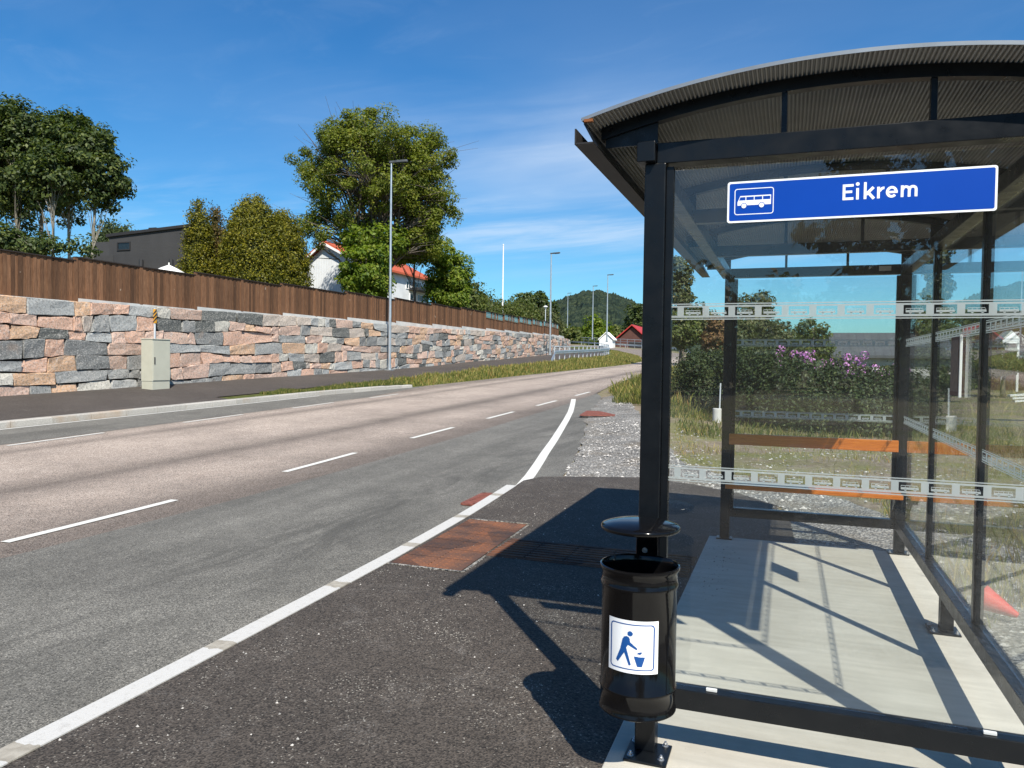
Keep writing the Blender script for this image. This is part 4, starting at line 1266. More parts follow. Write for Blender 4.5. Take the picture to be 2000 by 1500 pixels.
def build_street():
    rs = np.random.default_rng(3)
    # electrical cabinet in front of the wall
    s = 24.55
    p, y = wall_pt(s, .80)
    q, _ = wall_pt(s + .5, .80); d = (q - p) / np.linalg.norm(q - p); nn = np.array([d[1], -d[0]])
    z = .60
    root = empty('utility_cabinet', (p[0], p[1], z), 'beige grey steel utility cabinet on the path in front of the stone wall', 'utility cabinet')
    def ob(name, a0, a1, o0, o1, z0, z1, m, parent=root, bev=.006):
        b = MB(); c = p + d * (a0 + a1) / 2
        b.prism([(a0, o0), (a1, o0), (a1, o1), (a0, o1)], (p[0], p[1], z), (d[0], d[1], 0), (nn[0], nn[1], 0), (0, 0, 1), z0, z1)
        return b.build(name, m, parent, bevel=bev)
    ob('plinth', -.36, .36, -.23, .23, -.15, .24, M['cabinet'])
    ob('body', -.37, .37, -.24, .24, .245, 1.60, M['cabinet'])
    dr = ob('door', -.345, .345, .2405, .255, .27, 1.56, M['cabinet'])
    ob('handle', -.31, -.275, .2555, .275, .80, 1.03, M['darkmetal'], dr, .003)
    ob('roof_plate', -.385, .385, -.255, .265, 1.601, 1.63, M['cabinet'])
    # marker post behind the cabinet
    p, y = wall_pt(25.15, .12)
    root = empty('marker_post', (p[0], p[1], .6), 'thin grey marker post with a yellow and black striped top behind the utility cabinet', 'marker post')
    b = MB(); b.tube([(p[0], p[1], .5), (p[0], p[1], 3.28)], .035, 10); b.build('pole', M['galvlight'], root)
    bd = MB(); 
    bd.box(p[0] - .03, p[0] + .05, p[1] - .036, p[1] + .036, 2.78, 3.26); o = bd.build('striped_band', M['yellow'], root)
    b = MB()
    for k in range(3):
        zz = 2.78 + k * .13
        b.prism([(-.03, zz), (.05, zz + .08), (.05, zz + .15), (-.03, zz + .07)], (p[0], p[1] - .0362, 0), (1, 0, 0), (0, 0, 1), (0, -1, 0), 0, .002)
        b.prism([(-.036, zz + .08), (.036, zz + .15), (.036, zz + .22), (-.036, zz + .15)], (p[0] + .0502, p[1], 0), (0, 1, 0), (0, 0, 1), (1, 0, 0), 0, .002)
    b.build('stripes', M['darkmetal'], o)
    # street lamps
    def lamp(loc, h, r0, r1, label, arm, proto=None):
        root = empty('street_lamp', loc, label, 'street lamp', 'grey street lamps along the road')
        x, y, z = (float(c) for c in loc)
        b = MB(); b.tube([(x, y, z - .1), (x, y, z + .25)], r0 * 1.25, 14); b.tube([(x, y, z + .25), (x, y, z + h * .35), (x, y, z + h)], [r0, r0 * .85, r1], 14); b.build('pole', M['galv'], root, smooth=math.radians(40))
        b = MB(); b.box(x - .19, x + .19, y - .19, y + .19, z - .03, z + .02); b.build('base_flange', M['galv'], root)
        ax = np.array(arm, float); ax /= np.linalg.norm(ax); sx = np.array([-ax[1], ax[0]])
        b = MB()
        t0 = np.array([x, y]) - ax * .10; t1 = np.array([x, y]) + ax * .85
        pl = [(-.10, -.07), (-.10, .07), (.12, .07), (.30, .12), (.78, .12), (.86, .08), (.86, -.08), (.78, -.12), (.30, -.12), (.12, -.07)]
        b.prism(pl, (x, y, z + h + .01), (ax[0], ax[1], .06), (sx[0], sx[1], 0), (0, 0, 1), 0, .11)
        b.build('lamp_head', M['lampgrey'], root, bevel=.012)
        b = MB(); b.prism([(.34, -.09), (.76, -.09), (.76, .09), (.34, .09)], (x, y, z + h - .012), (ax[0], ax[1], .06), (sx[0], sx[1], 0), (0, 0, 1), 0, .02)
        b.build('lens', M['window'], root)
        return root
    p, y = wall_pt(40.35, .38)
    lamp((p[0], p[1], float(wzb(y)) - .0), 10.75, .085, .042, 'tall grey street lamp in front of the big leafy tree', (1, .25))
    p, y = wall_pt(75.9, .55)
    lamp((p[0], p[1], float(wzb(y)) - .0), 9.75, .11, .05, 'grey street lamp at the start of the path railing, second nearest', (1, .1))
    c = at(1185, 667, 114); lamp(c, 9.85, .12, .055, 'grey street lamp rising beside the white gable, in front of the hill', (1, .1))
    c = at(1157, 662, 150); lamp(c, 10.3, .13, .06, 'grey street lamp against the middle of the wooded hill', (1, .1))
    c = at(1108, 654, 185); lamp(c, 10.0, .13, .06, 'farthest grey street lamp, at the left foot of the wooded hill', (1, .1))
    # garden lamp behind the fence
    c = at(1065, 640, 88); root = empty('garden_lamp', c, 'small pale post lamp among the bushes behind the end of the fence', 'garden lamp')
    b = MB(); b.tube([c, c + (0, 0, 2.2)], .05, 8); b.build('pole', M['galvlight'], root)
    b = MB(); b.lathe([(0, 2.2), (.12, 2.2), (.20, 2.38), (.30, 2.40), (.12, 2.52), (0, 2.54)], 14, c); b.build('lamp_shade', M['white'], root)
    # flagpole
    c = at(981, 640, 72); root = empty('flagpole', c, 'bare white flagpole standing behind the windowed part of the fence', 'flagpole')
    h = float(at(979.5, 480, 72)[2] - c[2])
    b = MB(); b.tube([c, c + (0, 0, h)], [.085, .05], 10); b.build('pole', M['white'], root)
    b = MB(); b.lathe([(0, h), (.07, h + .02), (.08, h + .08), (0, h + .15)], 10, c); b.build('finial', M['white'], root)
    # railing with crash barrier along the path
    root = empty('path_railing', (float(pX(60)), 60, float(pz(60))), 'galvanised railing with crash barrier along the raised path', 'railing')
    ys = np.arange(57.2, 104, 1.95)
    def rp(Y, out=-.12): return np.array([float(pX(Y)) + out, Y, float(pz(Y))])
    for Y in ys:
        a = rp(Y); b = MB(); b.beam(a - (0, 0, .1), a + (0, 0, 1.12), .08, .06, up=(0, 1, 0)); b.build('railing_post', M['galvlight'], root)
    yq = np.arange(57.2, 104.1, 1.3)
    b = MB(); b.tube([rp(Y) + (0, 0, 1.14) for Y in yq], .03, 8); b.build('handrail', M['galvlight'], root)
    def wbeam(name, pts, root, m):
        b = MB(); pro = [(0, .155), (.045, .12), (.05, .06), (.0, .02), (.0, -.02), (.05, -.06), (.045, -.12), (0, -.155)]
        vs = []; n = len(pro)
        P = [np.array(q, float) for q in pts]
        for i, q in enumerate(P):
            dd = P[min(i + 1, len(P) - 1)] - P[max(i - 1, 0)]; dd = dd[:2] / np.linalg.norm(dd[:2]); nn = np.array([dd[1], -dd[0]])
            for o, zz in pro: vs.append((q[0] + nn[0] * o, q[1] + nn[1] * o, q[2] + zz))
            for o, zz in pro: vs.append((q[0] + nn[0] * (o - .012), q[1] + nn[1] * (o - .012), q[2] + zz))
        fs = []
        for i in range(len(P) - 1):
            for k in range(n - 1):
                A = 2 * n * i; B = 2 * n * (i + 1)
                fs.append((A + k, B + k, B + k + 1, A + k + 1)); fs.append((A + n + k, A + n + k + 1, B + n + k + 1, B + n + k))
        b.add(vs, fs); return b.build(name, m, root)
    pts = [rp(53.8, .25) + (0, 0, .02), rp(55.6, .1) + (0, 0, .38), rp(57.4) + (0, 0, .66)] + [rp(Y, -.06) + (0, 0, .66) for Y in yq[1:]]
    wbeam('barrier_beam', pts, root, M['galv'])
    # crash barrier along the outer edge of the road where it climbs away
    yo = np.concatenate([np.arange(96, 122, 2.0), np.arange(122, 180, 2.5)])
    P = [np.array([float(rR(Y)) + .9, Y, float(zr(Y))]) for Y in yo]
    root = empty('crash_barrier', P[5], 'long galvanised crash barrier on the outside of the climbing bend', 'crash barrier')
    wbeam('barrier_beam', [q + (0, 0, .62) for q in P], root, M['galv'])
    for q in P[::2]:
        b = MB(); b.beam(q - (0, 0, .3), q + (0, 0, .74), .06, .1, up=(0, 1, 0)); b.build('barrier_post', M['galvlight'], root)
    P2 = [np.array([float(rR(Y)) + 2.6, Y + .8, float(zr(Y))]) for Y in np.arange(126, 176, 2.2)]
    root = empty('footpath_railing', P2[2], 'thin pale railing above the crash barrier on the climbing bend', 'railing')
    b = MB(); b.tube([q + (0, 0, 1.55) for q in P2], .035, 6); b.tube([q + (0, 0, 1.1) for q in P2], .03, 6); b.build('handrail', M['galvlight'], root)
    for q in P2:
        b = MB(); b.tube([q - (0, 0, .3), q + (0, 0, 1.55)], .035, 6); b.build('railing_post', M['galvlight'], root)
    # grey concrete drum with a pipe, by the hedge
    c = ground_hit(1400, 827); c[2] -= .04
    root = empty('survey_marker', c, 'pale grey concrete drum with an upright pipe at the foot of the dark hedge', 'marker')
    b = MB(); b.lathe([(0, 0), (.108, 0), (.108, .40), (.1, .42), (0, .42)], 20, c); b.build('drum', M['coping'], root)
    b = MB(); b.tube([c + (.06, 0, .4), c + (.07, 0, 1.05)], .018, 8); b.build('pipe', M['galvlight'], root)
    # traffic cone lying in the gravel
    c = np.array([1.79, 2.62, .11]); tip = np.array([1.975, 2.53, .035])
    root = empty('traffic_cone', c, 'small red traffic cone lying on its side in the gravel behind the glass', 'traffic cone')
    b = MB(); b.tube([c, c + (tip - c) * .5, tip], [.085, .052, .018], 20); b.build('cone_body', M['cone'], root, smooth=math.radians(40))
    dd = (tip - c) / np.linalg.norm(tip - c)
    b = MB(); b.beam(c - dd * .02, c, .2, .2); b.build('cone_base', M['conedark'], root, bevel=.01)
    # timetable holder on the inside of the rear glass
    root = empty('timetable_holder', (W_ + .03, 1.98, 1.6), 'brown timetable holder with a white edge, fixed to the rear glass', 'timetable')
    b = MB(); b.box(W_ + .026, W_ + .036, 1.866, 2.125, 1.445, 1.79); b.build('board', M['brownboard'], root, bevel=.002)
    b = MB(); b.box(W_ + .022, W_ + .036, 1.848, 1.865, 1.438, 1.797); b.build('white_edge', M['white'], root, bevel=.002)
    b = MB(); b.box(W_ + .022, W_ + .0255, 1.89, 2.10, 1.47, 1.77); b.build('timetable_sheet', M['sheet'], root)
    # stack of white planks at the right
    c = at(1992, 784, 22)
    root = empty('plank_stack', c, 'small stack of white planks lying on the plot at the right edge', 'planks')
    for k in range(3):
        b = MB(); a = c + np.array([-.28 + .06 * k, 0, .0 + .08 * (2 - k)]); e = a + np.array([2.6, .5, .25])
        b.beam(a, e, .18, .055); b.build('plank', M['white'], root)


# ------------------------------------------------------------------ houses
def at_x(px, py, X):
    d = _a + CR * (px - 1000) / FPX - CU * (py - 750) / FPX
    return CAM + d * (X - CAM[0]) / d[0]


def window_y(root, xa, xb, za, zb, Y, m=None, depth=.06):
    b = MB(); w = .07
    b.box(xa - w, xb + w, Y - .05, Y + .03, zb, zb + w); b.box(xa - w, xb + w, Y - .05, Y + .03, za - w, za); b.box(xa - w, xa, Y - .05, Y + .03, za, zb); b.box(xb, xb + w, Y - .05, Y + .03, za, zb)
    f = b.build('window', m or M['white'], root)
    b = MB(); b.box(xa, xb, Y - .015, Y + .02, za, zb); b.build('pane', M['window'], f)


def window_x(root, ya, yb, za, zb, X, bars=2):
    b = MB(); w = .07
    for k in range(bars + 1):
        y = ya + (yb - ya) * k / bars; b.box(X - .02, X + .05, y - w / 2, y + w / 2, za, zb)
    b.box(X - .02, X + .052, ya - w / 2, yb + w / 2, zb, zb + w); b.box(X - .02, X + .052, ya - w / 2, yb + w / 2, za - w, za)
    f = b.build('window', M['white'], root)
    b = MB(); b.box(X - .02, X + .015, ya, yb, za, zb); b.build('pane', M['window'], f)


def build_houses():
    # white house with red roof behind the big tree
    Y0, Y1, xr, zr_, xl, zl, xe, ze = 46.5, 57.5, -32.4, 10.45, -36.6, 7.35, -28.8, 8.62
    root = empty('white_house', (xr, Y0, 4), 'white timber house with a red tiled roof, half hidden behind the big leafy tree', 'house')
    b = MB(); b.prism([(xl + .4, 3.2), (xe - .4, 3.2), (xe - .4, ze + .1), (xr, zr_ - .12), (xl + .4, zl + .15)], (0, 0, 0), (1, 0, 0), (0, 0, 1), (0, 1, 0), Y0, Y1); b.build('wall', [M['whitesiding']], root)
    b = MB()
    for (xa, za, xb, zb) in ((xl, zl, xr, zr_), (xr, zr_, xe, ze)):
        b.prism([(xa, za), (xb, zb), (xb, zb + .16), (xa, za + .16)], (0, 0, 0), (1, 0, 0), (0, 0, 1), (0, 1, 0), Y0 - .45, Y1 + .4)
    rf = b.build('roof', M['redtile'], root)
    b = MB(); b.box(xr - .3, xr + .5, Y0 + 6, Y0 + 6.8, zr_ - .5, zr_ + 1.0); b.build('chimney', M['coping'], rf)
    b = MB()
    for (xa, za, xb, zb) in ((xl - .02, zl - .02, xr, zr_ + .0), (xr, zr_ + .0, xe + .02, ze - .02)):
        b.prism([(xa, za - .16), (xb, zb - .16), (xb, zb + .02), (xa, za + .02)], (0, 0, 0), (1, 0, 0), (0, 0, 1), (0, 1, 0), Y0 - .5, Y0 - .44)
    b.build('bargeboard', M['white'], root)
    X = xe - .40
    for (xa, ya, xb, yb) in ((793, 549, 802, 564), (806, 550, 822, 566), (800, 574, 812, 588), (815, 576, 836, 591)):
        p = at_x(xa, ya, X); q = at_x(xb, yb, X)
        window_x(root, p[1], q[1], q[2], p[2], X)
    p = at_x(798, 567, X); q = at_x(836, 572, X)
    b = MB(); b.box(X + .002, X + 1.0, p[1], q[1], q[2] - .08, q[2] + .10); b.build('balcony_canopy', M['darkmetal'], root)
    # modern dark house
    Y0 = 33.4
    p = at_y(213, 459, Y0); q = at_y(362, 441, Y0)
    root = empty('dark_house', (p[0], Y0, 4), 'dark grey modern house with horizontal boards and a sloping flat roof', 'house')
    xa, za = p[0], p[2]; sl_ = (q[2] - p[2]) / (q[0] - p[0]); xb = xa + 6.6; zb = za + sl_ * 6.6
    b = MB(); b.prism([(xa, 3), (xb, 3), (xb, zb - .1), (xa, za - .1)], (0, 0, 0), (1, 0, 0), (0, 0, 1), (0, 1, 0), Y0, Y0 + 9); b.build('wall', M['darksiding'], root)
    b = MB(); b.prism([(xa - .15, za - .12 - .02), (xb + .15, zb - .1), (xb + .15, zb + .06), (xa - .15, za + .04)], (0, 0, 0), (1, 0, 0), (0, 0, 1), (0, 1, 0), Y0 - .12, Y0 + 9.2); rf = b.build('roof', M['blackfelt'], root)
    c = at_y(297, 445, Y0 + 2); b = MB(); b.box(c[0] - .3, c[0] + .3, Y0 + 2, Y0 + 2.6, c[2] - .5, c[2] + .02); b.build('chimney', M['blackfelt'], rf)
    p = at_y(231, 475.5, Y0); q = at_y(253.5, 486.5, Y0); window_y(root, p[0], q[0], q[2], p[2], Y0, M['blackfelt'])
    p = at_y(361, 470, Y0); q = at_y(376, 480, Y0); window_y(root, p[0], q[0], q[2], p[2], Y0, M['blackfelt'])
    for x in (279, 337.5):
        c = at_y(x, 514, Y0); b = MB(); b.lathe([(0, -.2), (.13, -.2), (.13, .2), (0, .2)], 12, (c[0], c[1] - .14, c[2])); b.build('wall_lamp', M['darkmetal'], root)
    p = at_y(176, 474, Y0 + 3); b = MB(); b.box(p[0], xa - .01, Y0 + 3, Y0 + 9, 3, p[2]); b.build('annex', M['darksiding'], root)
    p = at_y(186, 492, Y0 + .6); q = at_y(221, 500, Y0 - 1.4)
    b = MB(); b.box(p[0], q[0], Y0 - 1.4, Y0 - 1.32, 3.5, q[2] + .05); b.build('balcony_screen', M['darksiding'], root)
    # white parasol top above the fence
    c = at(330, 517, 36); root = empty('parasol', (c[0], c[1], 3.6), 'white parasol whose peak shows above the fence beside the dark house', 'parasol')
    b = MB(); b.tube([(c[0], c[1], 3.4), c + (0, 0, .1)], .03, 8); b.build('pole', M['white'], root)
    b = MB(); b.lathe([(0, 0), (.35, -.15), (.9, -.46), (.92, -.6), (.88, -.6), (.3, -.2), (0, -.06)], 8, c); b.build('canopy', M['white'], root)
    # barn with red roof edge
    t = 150.0; e = at(1198.8, 667, t); ap = at(1239.6, 637, t + 1)
    root = empty('barn', (ap[0], ap[1], e[2] - 2), 'brown barn with bright red roof edges beyond the road bend', 'barn')
    Y = e[1]; hw = ap[0] - e[0]; zt = e[2]
    b = MB(); b.prism([(e[0] + .3, zt - 4), (ap[0] + hw - .3, zt - 4), (ap[0] + hw - .3, zt + .1), (ap[0], ap[2] - .3), (e[0] + .3, zt + .1)], (0, 0, 0), (1, 0, 0), (0, 0, 1), (0, 1, 0), Y, Y + 11); b.build('wall', M['redbarn'], root)
    b = MB()
    b.prism([(e[0] - .2, zt - .15), (ap[0], ap[2]), (ap[0], ap[2] + .22), (e[0] - .2, zt + .10)], (0, 0, 0), (1, 0, 0), (0, 0, 1), (0, 1, 0), Y - .6, Y + 11.5)
    b.prism([(ap[0], ap[2]), (ap[0] + hw + .2, zt - .15), (ap[0] + hw + .2, zt + .10), (ap[0], ap[2] + .22)], (0, 0, 0), (1, 0, 0), (0, 0, 1), (0, 1, 0), Y - .6, Y + 11.5)
    b.build('roof', M['redtrim'], root)
    d0 = at_y(1229, 668, Y); d1 = at_y(1260, 672, Y); b = MB(); b.box(d0[0], d1[0], Y - .08, Y + .05, zt - 4, d0[2]); b.build('door', M['blackfelt'], root)
    # white gable
    t = 140.0; ap = at(1184, 650, t); e = at(1198, 663.5, t); hw = abs(e[0] - ap[0]); Y = ap[1]
    root = empty('white_garage', (ap[0], Y, e[2] - 2), 'small white gabled garage left of the red edged barn', 'garage')
    b = MB(); b.prism([(ap[0] - hw, e[2] - 4), (ap[0] + hw - .1, e[2] - 4), (ap[0] + hw - .1, e[2]), (ap[0], ap[2] - .2), (ap[0] - hw, e[2])], (0, 0, 0), (1, 0, 0), (0, 0, 1), (0, 1, 0), Y, Y + 2.5); b.build('wall', M['white'], root)
    b = MB()
    for sg in (-1, 1): b.prism([(ap[0] + sg * (hw + .2), e[2] - .1), (ap[0], ap[2]), (ap[0], ap[2] + .18), (ap[0] + sg * (hw + .2), e[2] + .08)], (0, 0, 0), (1, 0, 0), (0, 0, 1), (0, 1, 0), Y - .2, Y + 2.7)
    b.build('roof', M['white'], root)
    # low building with grey roof behind the hedge
    Y = at(1690, 697, 42)[1]
    e0 = at_y(1622, 697, Y); e1 = at_y(1868, 694, Y); rg = at_y(1640, 655, Y + 3)
    root = empty('grey_roofed_building', ((e0[0] + e1[0]) / 2, Y, 0), 'low white building with a dark slate roof behind the flowering hedge', 'building')
    b = MB(); b.box(e0[0] + .6, e1[0], Y + .4, Y + 6, -.5, 1.62); b.build('wall', M['whitesidingy'], root)
    b = MB(); b.box(e0[0] + .55, e1[0], Y + .36, Y + 6.02, 1.62, e0[2] - .02); b.build('painted_shade_band', M['eaveshade'], root)  # eave shade on the white wall, painted as a darker band
    b = MB()
    zr2 = rg[2]
    b.prism([(Y, e0[2] - .04), (Y + 3.2, zr2), (Y + 6.4, e0[2] - .04), (Y + 6.4, e0[2] + .1), (Y + 3.2, zr2 + .16), (Y, e0[2] + .1)], (e0[0], 0, 0), (0, 1, 0), (0, 0, 1), (1, 0, 0), 0, e1[0] - e0[0])
    b.build('roof', M['greyslate'], root)
    # porch house at the far right
    Y = at(1975, 660, 46)[1]; ap = at_y(1976, 645, Y); el = at_y(1959, 661, Y); bt = at_y(1960, 664, Y)
    hw = ap[0] - el[0]
    root = empty('porch_house', (ap[0], Y, 0), 'brown red house with a small white porch gable at the right edge', 'house')
    b = MB(); b.box(ap[0] - 1.0, ap[0] + 9, Y + 2.0, Y + 9, -.5, ap[2] + 1.2); b.build('wall', M['redbarn'], root)
    b = MB(); b.prism([(-1.4, ap[2] + 1.1), (9.4, ap[2] + 1.1), (9.4, ap[2] + 1.3), (-1.4, ap[2] + 1.3)], (ap[0], 0, 0), (1, 0, 0), (0, 0, 1), (0, 1, 0), Y + 1.6, Y + 9.4); b.build('roof', M['greyslate'], root)
    b = MB(); b.prism([(-hw, el[2]), (hw, el[2]), (0, ap[2])], (ap[0], 0, 0), (1, 0, 0), (0, 0, 1), (0, 1, 0), Y, Y + 2.0); b.box(ap[0] - hw, ap[0] + hw, Y + .05, Y + 2.0, el[2] - .28, el[2] - .001); g = b.build('porch_gable', M['white'], root)
    b = MB()
    for sx in (-.9, .9): b.box(ap[0] + hw * sx - .06, ap[0] + hw * sx + .06, Y + .1, Y + .22, -.4, el[2] - .281)
    b.build('porch_post', M['white'], root)


# ------------------------------------------------------------------ hills
def hill(name, prof, t0, t1, m, amp, nx=340, ny=46, seed=0):
    rs = np.random.default_rng(seed)
    xs = np.linspace(prof[0][0], prof[-1][0], nx); yy = np.interp(xs, [p[0] for p in prof], [p[1] for p in prof])
    vs = []
    for i, x in enumerate(xs):
        top = at(x, yy[i], t1); base = at(x, 735, t0); base[2] = -2
        for j in range(ny):
            u = j / (ny - 1)
            k = math.sin(min(1, u * 1.12) * PI / 2) ** 1.15
            p = base * (1 - u) + top * u
            z = base[2] + (top[2] - base[2]) * k
            if 0 < j: z += amp * rs.uniform(-.5, 1.0) * (.5 + .5 * u) + amp * 1.2 * float(nz(i * .35, j * .5, 1, seed))
            vs.append((p[0], p[1], z))
        b = at(x, yy[i], t1 * 1.3); vs.append((b[0], b[1], top[2] * .6))
    n = ny + 1
    fs = [(i * n + j, (i + 1) * n + j, (i + 1) * n + j + 1, i * n + j + 1) for i in range(nx - 1) for j in range(n - 1)]
    o = np_mesh(name, vs, fs, m); return tag(o, kind='structure')


def build_hills():
    t = NT('wooded_hill')
    v = t.n('SeparateColor', {'Color': t.voro(.16)}).outputs[0]
    cc = t.ramp(v, [(0, (.014, .024, .019)), (.5, (.028, .043, .027)), (1, (.050, .064, .036))])
    cc = t.mix(1.0, cc, t.ramp(t.noise(.02, 6), [(.3, (.72, .8, .9)), (.7, (1.2, 1.15, 1.0))]), 'MULTIPLY')
    hm = t.done(t.bsdf(cc, 1.0, 0, t.bump(t.voro(.16, None, 'Distance'), 1.0, 3.0), .1))
    hill('wooded_hill', [(560, 690), (700, 668), (900, 650), (1000, 632), (1040, 620), (1085, 607), (1105, 600), (1128, 593), (1150, 589), (1168, 588.5), (1190, 593), (1215, 599), (1235, 607), (1262, 619), (1300, 634), (1380, 650), (1500, 660), (1700, 672), (1900, 680), (2200, 688)], 420, 1150, hm, 2.6, 760, 46, 2)
    t = NT('bare_far_hill')
    fm = t.done(t.bsdf(t.ramp(t.noise(.012, 7, .7), [(.35, (.13, .135, .12)), (.65, (.27, .255, .24))]), 1.0, 0, None, .1))
    hill('far_hill', [(900, 690), (1100, 640), (1180, 612), (1215, 604), (1240, 603), (1270, 604), (1320, 612), (1420, 640), (1700, 676), (2200, 696)], 1900, 2600, fm, 5, 160, 20, 4)


# ------------------------------------------------------------------ trees
def leaf_quads(P, N, size, rs, aspect=.62):
    n = len(P)
    N = N / (np.linalg.norm(N, axis=1, keepdims=True) + 1e-9)
    r = rs.normal(size=(n, 3)); t_ = np.cross(N, r); t_ /= (np.linalg.norm(t_, axis=1, keepdims=True) + 1e-9)
    b = np.cross(N, t_)
    s = (size * rs.uniform(.6, 1.35, n))[:, None]
    droop = np.array([0, 0, -.12]) * s
    V = np.stack([P - t_ * s * .5, P + b * s * aspect * .5 + N * s * .08, P + t_ * s * .5 + droop, P - b * s * aspect * .5 + N * s * .08], 1)
    return V.reshape(-1, 3)


def crown_cloud(envs, nclump, rc, nleaf, rs, hollow=.45, keep=None, flat=.75):
    vol = np.array([e[1] * e[2] * e[3] for e in envs]) ** .8; vol /= vol.sum()
    P = []; N = []; C = []
    tries = 0
    while len(C) < nclump and tries < nclump * 20:
        tries += 1
        c, rx, ry, rz = envs[rs.choice(len(envs), p=vol)]
        d = rs.normal(size=3); d /= np.linalg.norm(d)
        q = np.array(c) + d * np.array([rx, ry, rz]) * (hollow + (1 - hollow) * rs.uniform() ** .6)
        if keep is not None and not keep(q, rs): continue
        C.append(q)
        r = rc * rs.uniform(.55, 1.3); k = int(nleaf * rs.uniform(.6, 1.4))
        dd = rs.normal(size=(k, 3)); dd /= np.linalg.norm(dd, axis=1, keepdims=True)
        rad = r * rs.uniform(.25, 1, (k, 1)) ** .6
        P.append(q + dd * rad * np.array([1, 1, flat]))
        nn = dd * .55 + d * .35 + np.array([0, 0, .55]) + rs.normal(size=(k, 3)) * .45
        N.append(nn)
    return np.concatenate(P), np.concatenate(N), np.array(C)


def limb_tubes(b, base, top, r0, targets, rs, fork=(.35, .95), thin=.012, lean=None, ntw=0):
    base = np.array(base, float); top = np.array(top, float)
    k = 7; tr = []
    for i in range(k + 1):
        u = i / k; p = base + (top - base) * u + np.array([nz(u * 3, base[0], 1, 2), nz(u * 3, base[1], 1, 5), 0]) * r0 * 1.6 * math.sin(PI * u)
        tr.append(p)
    b.tube(tr, [r0 * (1.15 if i == 0 else 1) * (1 - .8 * i / k) + thin for i in range(k + 1)], 10)
    for q in targets:
        q = np.array(q, float)
        h = np.clip(rs.uniform(*fork), 0, 1)
        # start lower than the target
        hz = (q[2] - base[2]) / max(.1, top[2] - base[2])
        h = float(np.clip(min(h, hz - .12 - .15 * rs.uniform()), .12, .95))
        s = base + (top - base) * h
        mid = s * .5 + q * .5 + np.array([0, 0, .12 * np.linalg.norm(q - s)]) + rs.normal(size=3) * .05 * np.linalg.norm(q - s)
        rr = max(thin, r0 * (1 - .8 * h) * rs.uniform(.28, .5))
        pts = [s, s * .6 + mid * .4 + rs.normal(size=3) * .03, mid, mid * .5 + q * .5 + rs.normal(size=3) * .08, q]
        b.tube(pts, [rr, rr * .85, rr * .62, rr * .4, thin * .7], 6, cap=False)
        for _ in range(ntw):
            e = q + rs.normal(size=3) * .12 * np.linalg.norm(q - s)
            b.tube([mid, mid * .4 + e * .6 + rs.normal(size=3) * .1, e], [rr * .4, rr * .25, thin * .5], 5, cap=False)


def env(px, py, rx, ry, t, ky=1.0):
    c = at(px, py, t); k = t / FPX
    return (c, rx * k, rx * k * ky, ry * k)


def tree(name, label, cat, base, t, envs, nclump, rc, nleaf, lsize, lm, tm='bark', r0=.2, nlimb=12, seed=1, group=None, hollow=.45, keep=None, top=None, flat=.75, ky=1.0, ntw=0, stems=None):
    rs = np.random.default_rng(seed)
    E_ = [env(*e, t, ky) if len(e) == 4 else env(*e[:4], e[4], ky) for e in envs]
    root = empty(name, base, label, cat, group)
    P, N, C = crown_cloud(E_, nclump, rc, nleaf, rs, hollow, keep, flat)
    V = leaf_quads(P, N, lsize, rs)
    b = MB()
    tp = np.array(top, float) if top is not None else np.array(E_[0][0]) + np.array([0, 0, E_[0][3] * .6])
    idx = rs.choice(len(C), min(nlimb, len(C)), replace=False)
    if stems:
        for i, (so, to) in enumerate(stems):
            limb_tubes(b, np.array(base) + np.array(so), to, r0 * (1 if i == 0 else .75), C[idx[i::len(stems)]], rs, ntw=ntw)
    else:
        limb_tubes(b, base, tp, r0, C[idx], rs, ntw=ntw)
    b.build('trunk', M[tm], root, smooth=True)
    np_mesh('crown', V, np.arange(len(V)).reshape(-1, 4), M[lm], root)
    return root


